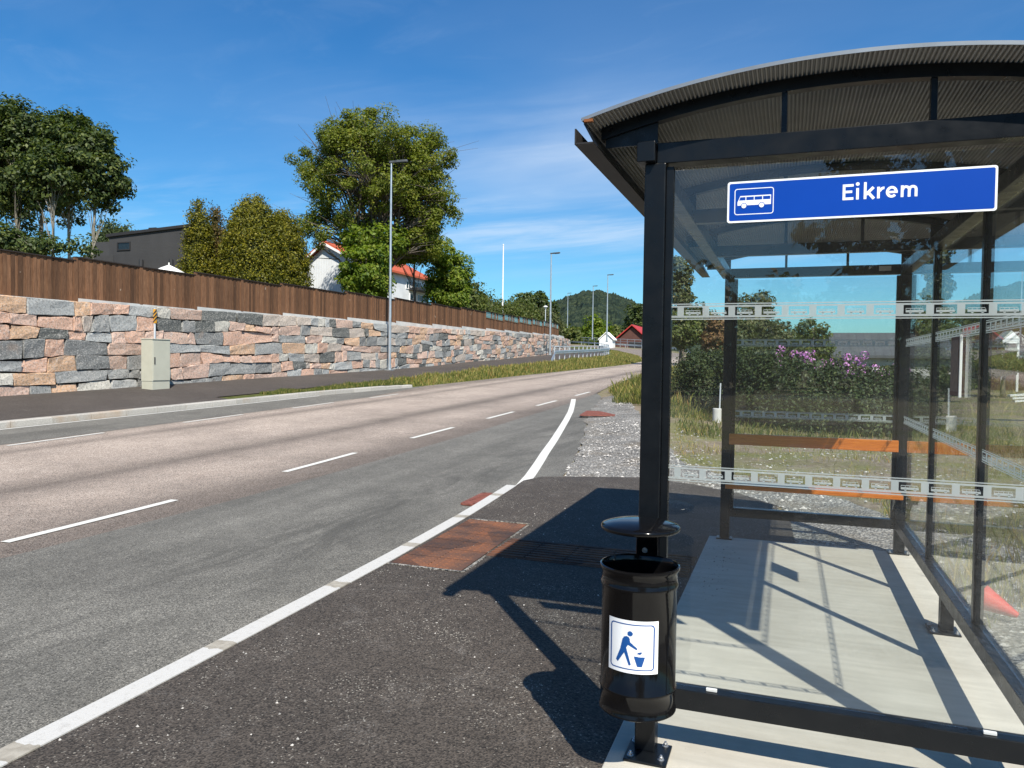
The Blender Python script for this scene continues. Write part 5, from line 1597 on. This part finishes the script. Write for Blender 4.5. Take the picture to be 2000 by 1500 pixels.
def dome(name, label, cat, base, H, R, prof, n, lsize, lm, seed, group=None, bump=.14, trunk=True, core=.80, freq=3.0, sq=1.0, blossoms=0, up=.5, cr=1.05, kk=22):
    """dense bush or conifer: sprays over a bumpy turned shape, solid dark core added inside to block light"""
    rs = np.random.default_rng(seed); base = np.array(base, float)
    root = empty(name, base, label, cat, group)
    ph = rs.uniform(0, 6.28, 4)
    pu = [p[0] for p in prof]; pr_ = [p[1] for p in prof]
    def rad(h, a): return R * np.interp(h, pu, pr_) * (1 + bump * (np.sin(freq * a + ph[0] + 4 * h) * .5 + np.sin((freq + 2) * a - 7 * h + ph[1]) * .5 + .6 * np.sin(2 * freq * a + 13 * h + ph[2]) * .6))
    nc = n // kk
    h = rs.uniform(0, 1, nc * 3); a = rs.uniform(0, 2 * PI, nc * 3)
    w = np.interp(h, pu, pr_) + .12
    k = rs.uniform(0, w.max(), nc * 3) < w
    h, a = h[k][:nc], a[k][:nc]; nc = len(h)
    r = rad(h, a) * (.97 - .16 * rs.uniform(0, 1, nc) ** 1.5 + np.where(rs.uniform(0, 1, nc) < .10, rs.uniform(.01, .09, nc), 0))
    Cc = base + np.stack([r * np.cos(a), r * np.sin(a) * sq, h * H], 1)
    od = np.stack([np.cos(a), np.sin(a), np.full(nc, up)], 1); od /= np.linalg.norm(od, axis=1, keepdims=True)
    h = np.repeat(h, kk); a = np.repeat(a, kk); n = nc * kk
    P = np.repeat(Cc, kk, 0) + rs.normal(size=(n, 3)) * lsize * cr + np.repeat(od, kk, 0) * (rs.uniform(-.5, 1.8, n) * lsize)[:, None]
    N = np.stack([np.cos(a), np.sin(a), np.full(n, up)], 1) * .8 + rs.normal(size=(n, 3)) * .75
    V = leaf_quads(P, N, lsize, rs, .5)
    np_mesh('foliage', V, np.arange(len(V)).reshape(-1, 4), M[lm], root)
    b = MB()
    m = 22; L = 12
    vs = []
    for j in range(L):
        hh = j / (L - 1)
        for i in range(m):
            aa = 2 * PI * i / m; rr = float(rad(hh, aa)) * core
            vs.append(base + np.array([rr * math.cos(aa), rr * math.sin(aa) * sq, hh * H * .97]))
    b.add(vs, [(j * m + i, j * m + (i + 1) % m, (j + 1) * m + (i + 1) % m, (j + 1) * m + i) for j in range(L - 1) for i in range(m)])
    b.build('shade_core', M['innerdark'], root)  # added solid core: stops light passing through, darkens gaps between sprays
    if blossoms:
        q = rs.choice(np.nonzero(h > .55)[0], blossoms)
        PP = []; NN = []
        for i in q:
            c = P[i] + np.array([math.cos(a[i]), math.sin(a[i]) * sq, .4]) * .05
            d = rs.normal(size=(34, 3)); d /= np.linalg.norm(d, axis=1, keepdims=True)
            PP.append(c + np.array([math.cos(a[i]), math.sin(a[i]) * sq, .5]) * .10 + d * .115); NN.append(d)
        V = leaf_quads(np.concatenate(PP), np.concatenate(NN), .06, rs, .9)
        np_mesh('blossom', V, np.arange(len(V)).reshape(-1, 4), M['blossom'], root)
    return root


THU = [(0, .80), (.15, .95), (.35, 1.0), (.55, .94), (.72, .80), (.85, .58), (.94, .34), (1, .08)]
CON = [(0, .85), (.1, 1.0), (.3, .86), (.5, .66), (.7, .45), (.85, .26), (1, .03)]
BUSH = [(0, .7), (.2, .95), (.45, 1.0), (.7, .85), (.88, .55), (1, .15)]
COLM = [(0, .45), (.1, .75), (.3, 1.0), (.6, .95), (.8, .7), (.93, .4), (1, .1)]


def gl(X, Y):
    """ground height on the terrace behind the fence"""
    y = min(max(Y, -60), 89); w = float(wX(y)); d = w - X
    return float(wzt(y)) + float(np.interp(d, [.5, 5, 12, 25, 45], [-.1, .2, .7, 1.6, 3.2]))


def build_trees():
    t = NT('dark_core'); M['innerdark'] = t.done(t.bsdf(t.ramp(t.noise(9, 5), [(.3, (.016, .022, .009)), (.7, (.036, .042, .014))]), .95, 0, None, .1))  # colour of the light-blocking cores inside bushes and conifers
    # --- the big tree
    T = 48.0
    c = at(722, 575, T); base = np.array([c[0], c[1], gl(c[0], c[1]) - .1])
    def keep(q, rs):
        # thinner on the lower left, where the limbs show
        d = q - CAM; x = 1000 + FPX * (d @ CR) / (d @ _a); y = 750 - FPX * (d @ CU) / (d @ _a)
        if math.sin(q[0] * 1.9 + 1) + math.sin(q[2] * 2.1 + .6 * q[0]) + math.sin(q[1] * 1.7 + 2 * q[2]) > 1.0: return False
        if x < 730 and y > 385: return rs.uniform() < .45
        if 690 < x < 800 and y > 400: return rs.uniform() < .30
        if x < 700 and y > 330: return rs.uniform() < .7
        return True
    st = lambda x, y: at(x, y, T)
    stems = [((0, 0, 0), st(735, 300)), ((-.5, .2, 0), st(672, 300)), ((.5, .3, 0), st(800, 330)), ((-.25, -.3, 0), st(705, 280)), ((.3, -.3, 0), st(762, 290))]
    tree('leafy_tree', 'big broad leafy tree with grey limbs showing, tallest thing behind the fence', 'tree', base, T,
         [(735, 345, 150, 120), (640, 355, 78, 92), (820, 345, 80, 105), (730, 285, 118, 64), (840, 420, 55, 70), (625, 425, 55, 45), (780, 440, 75, 50), (640, 445, 62, 40), (835, 460, 48, 42)], 460, .68, 230, .145, 'maple', 'bark', .34, 190, 21, None, .35, keep, None, .8, .9, 4, stems)
    grp = 'bright green bushes under the big tree'
    for i, (x, y, rx, ry, tt, nl, lab) in enumerate(((716, 532, 46, 64, 45, 11000, 'bright green bush in front of the white house, left of the tall lamp'), (812, 480, 66, 34, 52, 7000, 'bright green low branches right of the tall lamp, over the orange roof'), (880, 552, 46, 66, 53, 14000, 'rounded green bush at the right foot of the big tree'), (730, 468, 66, 32, 47, 6000, 'leafy young growth round the stems of the big tree'))):
        c = at(x, 600, tt); b = np.array([c[0], c[1], gl(c[0], c[1]) - .1])
        tree('leafy_bush', lab, 'bush', b, tt, [(x, y, rx, ry), (x - rx * .35, y + ry * .35, rx * .6, ry * .5), (x + rx * .35, y + ry * .4, rx * .6, ry * .5)], 90, .62, nl // 75, .21, 'maple_bright', 'bark', .1, 16, 30 + i, grp, .45)
    # --- left group of slender dark trees
    labs = ['leftmost slender dark tree at the picture edge', 'slender dark tree second from the left edge', 'slender dark tree with a pale stem in the middle of the left group', 'slender dark tree with a tall straight pale stem', 'slender dark tree with a leaning pale stem', 'outermost right tree of the dark left group, its branches reaching over the dark house', 'dark tree behind the gaps of the left group', 'young bushy tree low between the stems of the left group']
    dat = [(-60, 500, 33, [(-50, 330, 75, 125)], 40), (42, 497, 33, [(20, 310, 62, 118), (40, 250, 50, 50)], 55), (78, 505, 35, [(82, 315, 52, 105), (95, 265, 45, 50)], 42), (138, 507, 33, [(130, 320, 48, 100), (150, 280, 50, 62)], 44), (108, 505, 31, [(98, 345, 48, 58)], 22), (178, 508, 32, [(190, 335, 48, 78), (216, 352, 32, 46), (170, 280, 40, 45)], 50), (20, 500, 39, [(60, 360, 120, 110), (0, 420, 60, 80)], 60), (120, 500, 30, [(70, 482, 50, 20), (20, 470, 30, 25), (160, 486, 26, 14)], 14)]
    for i, (x, y, tt, en, nc) in enumerate(dat):
        c = at(x, y, tt); b = np.array([c[0], c[1], gl(c[0], c[1]) - .2])
        e0 = en[0]
        tree('slender_tree', labs[i], 'tree', b, tt, en, int(nc * 2.4), .50, 95, .165, 'darkleaf', 'palebark', .06, 26, 50 + i, 'slender dark trees behind the left end of the fence', .35, None, at(e0[0], e0[1] - e0[3] * .7, tt), .7)
    # --- golden thujas
    g = 'golden conifers behind the fence'
    def thu(x, ytop, w, tt, prof, n, s, lm, seed, lab, sq=1.0, core=.86):
        c = at(x, 560, tt); z = gl(c[0], c[1]) - .1; H = float(at(x, ytop, tt)[2]) - z
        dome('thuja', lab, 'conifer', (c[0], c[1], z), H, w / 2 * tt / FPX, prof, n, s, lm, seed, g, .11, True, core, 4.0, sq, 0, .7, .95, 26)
    thu(495, 390, 116, 36.5, THU, 44000, .115, 'thuja', 61, 'tallest broad golden green conifer, middle one of the clump')
    thu(551, 416, 94, 38, THU, 30000, .115, 'thuja', 62, 'broad golden green conifer on the right side of the clump')
    thu(387, 396, 58, 37, CON[:1] + [(.15, .95), (.4, .9), (.65, .72), (.85, .45), (1, .10)], 14000, .11, 'thuja', 63, 'slim pointed conifer at the left of the clump beside the dark house', 1.0, .7)
    thu(419, 404, 40, 38, COLM, 8000, .11, 'thuja_brown', 64, 'thin brownish conifer squeezed between the slim and the broad one', 1.0, .55)
    # --- bushes behind the fence to the right
    g = 'bushes and hedge trees behind the far end of the fence'
    for i, (x, ytop, w, tt, lm, lab) in enumerate(((905, 548, 80, 58, 'midleaf', 'green bush behind the fence just right of the big tree'), (945, 578, 80, 68, 'midleaf', 'low green bush left of the white flagpole'), (985, 592, 70, 74, 'midleaf', 'low green bush at the foot of the white flagpole'), (1018, 590, 70, 84, 'midleaf', 'low bush between flagpole and the round dark tree'), (1066, 604, 52, 92, 'greyleaf', 'yellowish green bush behind the end of the fence, by the garden lamp'))):
        c = at(x, 640, tt); z = gl(c[0], c[1]) - 1.0; H = float(at(x, ytop, tt)[2]) - z
        dome('garden_bush', lab, 'bush', (c[0], c[1], z), H, w / 2 * tt / FPX, BUSH, 7000, .24, lm, 70 + i, g, .2)
    T = 105.0
    c = at(1035, 640, T)
    tree('round_tree', 'dark green round topped tree right of the flagpole', 'tree', (c[0], c[1], c[2] - 1), T, [(1020, 604, 34, 26), (1050, 602, 34, 30), (1035, 592, 30, 20), (1076, 610, 16, 16)], 80, 1.0, 90, .42, 'darkleaf', 'bark', .3, 20, 81)
    # --- trees beyond the bend
    g = 'trees below the wooded hill'
    rs = np.random.default_rng(90)
    spots = [(1165, 650, 24, 34, 178, 'maple_bright', 'bright green tree in front of the hill between two lamps'), (1112, 655, 26, 18, 165, 'midleaf', 'low bright bush left of the crash barrier railing'), (1100, 652, 24, 20, 240, 'darkleaf', 'dark tree at the left foot of the hill'), (1135, 656, 24, 14, 250, 'midleaf', 'dull green tree below the hill crest'), (1195, 655, 26, 14, 260, 'midleaf', 'dull green tree behind the white garage'), (1218, 657, 26, 16, 230, 'darkleaf', 'dark green tree behind the barn roof, left'), (1245, 630, 24, 36, 185, 'darkleaf', 'dark tree rising behind the barn by the shelter post'), (1080, 650, 18, 20, 200, 'darkleaf', 'dark bush at the end of the fence below the hill'), (1140, 660, 24, 13, 200, 'midleaf', 'low bush on the climbing bend, below the second lamp'), (1205, 655, 26, 14, 215, 'midleaf', 'low growth between garage and barn')]
    for i, (x, y, rx, ry, tt, lm, lab) in enumerate(spots):
        c = at(x, y + ry, tt)
        tree('hillside_tree', lab, 'tree', (c[0], c[1], c[2] - 2), tt, [(x, y, rx, ry), (x + rx * .3, y + ry * .4, rx * .8, ry * .6)], 50, tt * .0085, 60, tt * .0042, lm, 'bark', .3, 6, 91 + i, g, .3)
    # conifers on the rise behind the dark house
    for i, (x, yt, tt) in enumerate(((216, 440, 120), (228, 447, 126), (236, 444, 130), (246, 449, 128), (206, 436, 116))):
        c = at(x, 500, tt); z = c[2]; H = float(at(x, yt, tt)[2]) - z
        dome('spruce', ('%s small spruce on the far rise left of the dark house' % ['middle', 'second rightmost', 'taller right hand', 'rightmost', 'leftmost'][i]), 'conifer', (c[0], c[1], z), H, 1.5, CON, 1500, .5, 'juniper', 110 + i, 'spruces on the far rise', .2)
    # --- right of the shelter post, seen through the glass
    def gr(x, y, tt):
        c = at(x, y, tt); return np.array([c[0], c[1], float(zg(c[0], c[1])) - .05])
    b = gr(1330, 700, 62)
    tree('poplar', 'tall narrow poplar just right of the front shelter post', 'tree', b, 62, [(1328, 560, 20, 56), (1332, 600, 22, 40), (1325, 525, 13, 28)], 70, .55, 130, .26, 'greyleaf', 'bark', .2, 20, 121, None, .25)
    T = 58.0; b = gr(1478, 700, T)
    tree('open_tree', 'light loose crowned tree showing above the dark hedge', 'tree', b, T, [(1465, 600, 26, 26), (1492, 596, 26, 24), (1478, 630, 36, 28)], 60, .55, 80, .26, 'greyleaf', 'bark', .16, 24, 122, None, .3)
    g = 'mixed trees beyond the hedge'
    for i, (x, y, rx, ry, tt, lm, lab) in enumerate(((1330, 640, 34, 36, 58, 'midleaf', 'green tree by the road seen right beside the front shelter post'), (1372, 628, 30, 40, 64, 'greyleaf', 'grey green tree left of the far shelter post'), (1398, 655, 20, 34, 48, 'reddish', 'reddish brown shrub left of the far shelter post'), (1440, 660, 40, 34, 52, 'greyleaf', 'grey green shrubbery behind the hedge, left part'), (1530, 660, 46, 36, 55, 'greyleaf', 'grey green shrubbery behind the hedge, middle part'), (1588, 665, 38, 42, 40, 'midleaf', 'spreading green tree beside the grey roof'), (1815, 640, 40, 60, 44, 'darkleaf', 'dark tree seen through the rear glass, left part'), (1880, 655, 46, 50, 46, 'darkleaf', 'dark tree seen through the rear glass, behind the brown board'), (1960, 700, 60, 26, 38, 'midleaf', 'green hedge seen through the rear glass at the right edge'), (1850, 740, 46, 26, 33, 'darkleaf', 'dark low bush seen through the rear glass'))):
        b = gr(x, y + ry, tt)
        tree('garden_tree', lab, 'tree', b, tt, [(x, y, rx, ry), (x - rx * .3, y + ry * .4, rx * .7, ry * .7), (x + rx * .3, y + ry * .5, rx * .7, ry * .6)], 60, tt * .0105, 90, tt * .0042, lm, 'bark', .12, 12, 131 + i, g, .3)
    g = 'dark hedge bushes behind the shelter'
    dat = [(1356, 692, 60, 24, 'leftmost dark juniper bush beside the road'), (1392, 690, 70, 23, 'dark juniper bush second from the left, above the concrete drum'), (1432, 676, 56, 20.5, 'pointed dark juniper directly behind the far shelter post'), (1462, 688, 56, 19.5, 'dark juniper bush third from the post, left of the flowers'), (1500, 694, 64, 19, 'dark juniper bush left below the first pink flowers'), (1542, 704, 66, 18.5, 'dark juniper bush below the first pink flowers'), (1586, 716, 66, 18, 'dark juniper bush in the middle of the hedge'), (1630, 722, 66, 18, 'dark juniper bush below the second pink flowers'), (1676, 738, 66, 17.5, 'dark juniper bush in front of the white wall'), (1722, 732, 66, 17.5, 'dark juniper bush left of the far right shelter post'), (1775, 740, 66, 17.5, 'dark juniper bush right of the far right shelter post')]
    for i, (x, yt, w, tt, lab) in enumerate(dat):
        b = gr(x, 800, tt); H = float(at(x, yt, tt)[2]) - b[2]
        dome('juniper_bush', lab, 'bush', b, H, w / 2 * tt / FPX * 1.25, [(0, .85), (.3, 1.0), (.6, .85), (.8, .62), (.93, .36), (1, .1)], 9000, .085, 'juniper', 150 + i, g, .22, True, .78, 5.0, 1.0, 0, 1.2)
    g = 'pink flowering rhododendrons'
    for i, (x, yt, w, tt, lab, nb) in enumerate(((1556, 690, 62, 21.5, 'pink flowering rhododendron at the highest point of the hedge', 55), (1632, 708, 66, 21, 'pink flowering rhododendron in the middle, left of the white wall', 50), (1680, 722, 46, 20.5, 'pink flowering rhododendron sloping in front of the white wall', 22), (1736, 722, 50, 20.5, 'pink flowering rhododendron beside the far right shelter post', 22))):
        b = gr(x, 800, tt); H = float(at(x, yt, tt)[2]) - b[2]
        dome('rhododendron', lab, 'shrub', b, H, w / 2 * tt / FPX * 1.2, BUSH, 6000, .10, 'rhodo', 170 + i, g, .18, True, .8, 4.0, 1.0, nb)
    # tree behind the photographer, mirrored in the front glass
    rs = np.random.default_rng(180)
    root = empty('mirrored_tree', (3.4, -13.5, -.05), 'dark tree behind the photographer, mirrored in the front glass beside the blue sign', 'tree')
    E_ = [((3.9, -13.5, 5.4), 2.9, 2.3, 2.7), ((5.7, -13.0, 5.0), 2.2, 2.0, 2.5), ((1.9, -13.6, 4.7), 1.3, 1.4, 1.0), ((4.6, -13.4, 7.6), 2.4, 1.9, 1.8)]
    P, N, C = crown_cloud(E_, 330, .42, 85, rs, .30)
    b = MB(); limb_tubes(b, (3.5, -13.5, -.1), (3.8, -13.5, 7.6), .20, C[rs.choice(len(C), 60, replace=False)], rs, ntw=1); b.build('trunk', M['bark'], root, smooth=True)
    V = leaf_quads(P, N, .15, rs); np_mesh('crown', V, np.arange(len(V)).reshape(-1, 4), M['darkleaf'], root)
    # wood at the back of the photographer
    rs = np.random.default_rng(190); P = []; N = []
    for k in range(90):
        a_ = rs.uniform(-1.25, 1.35); d = rs.uniform(44, 60)
        c = np.array([.5 + math.sin(a_) * d, -3 - math.cos(a_) * d, 0]); h = rs.uniform(5.5, 9.5)
        dd = rs.normal(size=(420, 3)); dd /= np.linalg.norm(dd, axis=1, keepdims=True)
        P.append(c + np.array([0, 0, h * .5]) + dd * np.array([2.6, 2.6, h * .55]) * rs.uniform(.6, 1, (420, 1))); N.append(dd + rs.normal(size=dd.shape) * .5)
    V = leaf_quads(np.concatenate(P), np.concatenate(N), .75, rs, .8)
    o = np_mesh('woodland', V, np.arange(len(V)).reshape(-1, 4), M['darkleaf'])
    tag(o, 'belt of dark woodland behind the photographer, mirrored in the shelter glass', 'woodland', kind='stuff')


# ------------------------------------------------------------------ light and sky
def build_light():
    to_sun = Vector((0.568, -0.752, 1.0)).normalized()
    sd = bpy.data.lights.new('sun', 'SUN'); sd.energy = 5.0; sd.angle = math.radians(.53); sd.color = (1.0, .935, .83)
    so = bpy.data.objects.new('sun', sd); col.objects.link(so); so.location = (20, -25, 40)
    so.rotation_euler = (-to_sun).to_track_quat('-Z', 'Y').to_euler()
    w = bpy.data.worlds.new('World'); scene.world = w; w.use_nodes = True
    nt = w.node_tree; nt.nodes.clear()
    out = nt.nodes.new('ShaderNodeOutputWorld'); bg = nt.nodes.new('ShaderNodeBackground')
    sky = nt.nodes.new('ShaderNodeTexSky'); sky.sky_type = 'NISHITA'; sky.sun_disc = False
    sky.sun_elevation = math.asin(to_sun.z); sky.sun_rotation = math.atan2(to_sun.x, to_sun.y)
    sky.altitude = 0; sky.air_density = 1.0; sky.dust_density = .6; sky.ozone_density = 2.2
    tc = nt.nodes.new('ShaderNodeTexCoord')
    # deep summer blue
    hs = nt.nodes.new('ShaderNodeHueSaturation'); hs.inputs['Saturation'].default_value = 1.30; hs.inputs['Value'].default_value = 1.0
    nt.links.new(sky.outputs[0], hs.inputs['Color'])
    # cirrus: streaks on a flat layer high above (direction divided by its height)
    sp = nt.nodes.new('ShaderNodeSeparateXYZ'); nt.links.new(tc.outputs['Generated'], sp.inputs[0])
    def mth(op, a, b=0.0, c=0.0):
        m = nt.nodes.new('ShaderNodeMath'); m.operation = op
        for i, v in enumerate((a, b, c)):
            if isinstance(v, bpy.types.NodeSocket): nt.links.new(v, m.inputs[i])
            else: m.inputs[i].default_value = v
        return m.outputs[0]
    zc = mth('MAXIMUM', mth('ADD', sp.outputs[2], .10), .03)
    cx = mth('DIVIDE', sp.outputs[0], zc); cy = mth('DIVIDE', sp.outputs[1], zc)
    cb = nt.nodes.new('ShaderNodeCombineXYZ'); nt.links.new(cx, cb.inputs[0]); nt.links.new(cy, cb.inputs[1])
    def nse(scale, rot, sx, sy, det, rough, dist, loc=(0, 0, 0)):
        mp = nt.nodes.new('ShaderNodeMapping'); mp.inputs['Rotation'].default_value = (0, 0, rot); mp.inputs['Scale'].default_value = (sx, sy, 1); mp.inputs['Location'].default_value = loc
        nt.links.new(cb.outputs[0], mp.inputs[0])
        n = nt.nodes.new('ShaderNodeTexNoise'); n.inputs['Scale'].default_value = scale; n.inputs['Detail'].default_value = det; n.inputs['Roughness'].default_value = rough; n.inputs['Distortion'].default_value = dist
        nt.links.new(mp.outputs[0], n.inputs['Vector']); return n.outputs[0]
    def rmp(v, a, b, hi):
        r = nt.nodes.new('ShaderNodeMapRange'); r.interpolation_type = 'SMOOTHSTEP'
        nt.links.new(v, r.inputs[0]); r.inputs[1].default_value = a; r.inputs[2].default_value = b; r.inputs[3].default_value = 0; r.inputs[4].default_value = hi
        return r.outputs[0]
    az = mth('DIVIDE', sp.outputs[0], mth('MAXIMUM', mth('ABSOLUTE', sp.outputs[1]), .05))
    el = sp.outputs[2]
    cb2 = nt.nodes.new('ShaderNodeCombineXYZ'); nt.links.new(mth('MULTIPLY_ADD', el, .55, az), cb2.inputs[0]); nt.links.new(mth('MULTIPLY_ADD', az, -.10, el), cb2.inputs[1])
    cb = cb2
    soft = rmp(nse(1.0, 0, 1.6, 7.0, 4, .5, .3, (1.3, .2, 0)), .30, .68, 1.0)
    fine = rmp(nse(1.0, 0, 2.6, 34.0, 6, .6, .35, (4, 1, 0)), .40, .72, 1.0)
    wisp = rmp(nse(1.0, .16, 3.5, 20.0, 7, .62, 1.0, (9, 3, 0)), .46, .78, 1.0)
    def bell(v, c0, w):
        q = mth('DIVIDE', mth('SUBTRACT', v, c0), w); return mth('POWER', 2.718, mth('MULTIPLY', mth('MULTIPLY', q, q), -1.0))
    veil = mth('MULTIPLY', bell(az, -.20, .34), bell(el, .235, .085))
    low = mth('MULTIPLY', rmp(az, -.75, -.35, 1.0), bell(el, .165, .035))
    left = mth('MULTIPLY', rmp(az, -.5, -.95, 1.0), bell(el, .17, .035))
    c1 = mth('MULTIPLY', veil, mth('MULTIPLY_ADD', soft, .40, mth('MULTIPLY_ADD', fine, .16, .10)))
    c2 = mth('MULTIPLY', low, mth('MULTIPLY_ADD', fine, .42, .03))
    c3 = mth('MULTIPLY', left, mth('MULTIPLY', fine, .40))
    c4 = mth('MULTIPLY_ADD', wisp, .05, mth('MULTIPLY', soft, .05))
    cl = mth('ADD', mth('ADD', c1, c2), mth('ADD', c3, c4))
    cl = mth('MULTIPLY', cl, rmp(el, .02, .10, 1.0))
    cl = mth('MINIMUM', cl, .8)
    tint = nt.nodes.new('ShaderNodeMix'); tint.data_type = 'RGBA'; tint.blend_type = 'MULTIPLY'; tint.inputs[0].default_value = 1.0
    nt.links.new(hs.outputs[0], tint.inputs[6]); tint.inputs[7].default_value = (.445, .79, .94, 1)
    hs = tint
    mx = nt.nodes.new('ShaderNodeMix'); mx.data_type = 'RGBA'
    nt.links.new(cl, mx.inputs[0]); nt.links.new(hs.outputs[2], mx.inputs[6]); mx.inputs[7].default_value = (5.2, 6.0, 7.0, 1)
    nt.links.new(mx.outputs[2], bg.inputs[0]); bg.inputs[1].default_value = .105
    nt.links.new(bg.outputs[0], out.inputs[0])


CLX, CLY = 0.0, 0.0


def main():
    make_camera()
    build_setting()
    build_grass()
    build_wall()
    build_fence()
    build_shelter()
    build_bin()
    build_street()
    build_houses()
    build_hills()
    build_trees()
    build_light()
    scene.render.engine = 'CYCLES'
    scene.view_settings.view_transform = 'Standard'
    scene.view_settings.look = 'None'
    scene.view_settings.exposure = 0.5
    scene.view_settings.gamma = 1
    scene.cycles.max_bounces = 10
    scene.cycles.transparent_max_bounces = 24
    scene.cycles.glossy_bounces = 4
    scene.cycles.diffuse_bounces = 3
    scene.cycles.use_denoising = True
    scene.cycles.sample_clamp_indirect = 6


main()
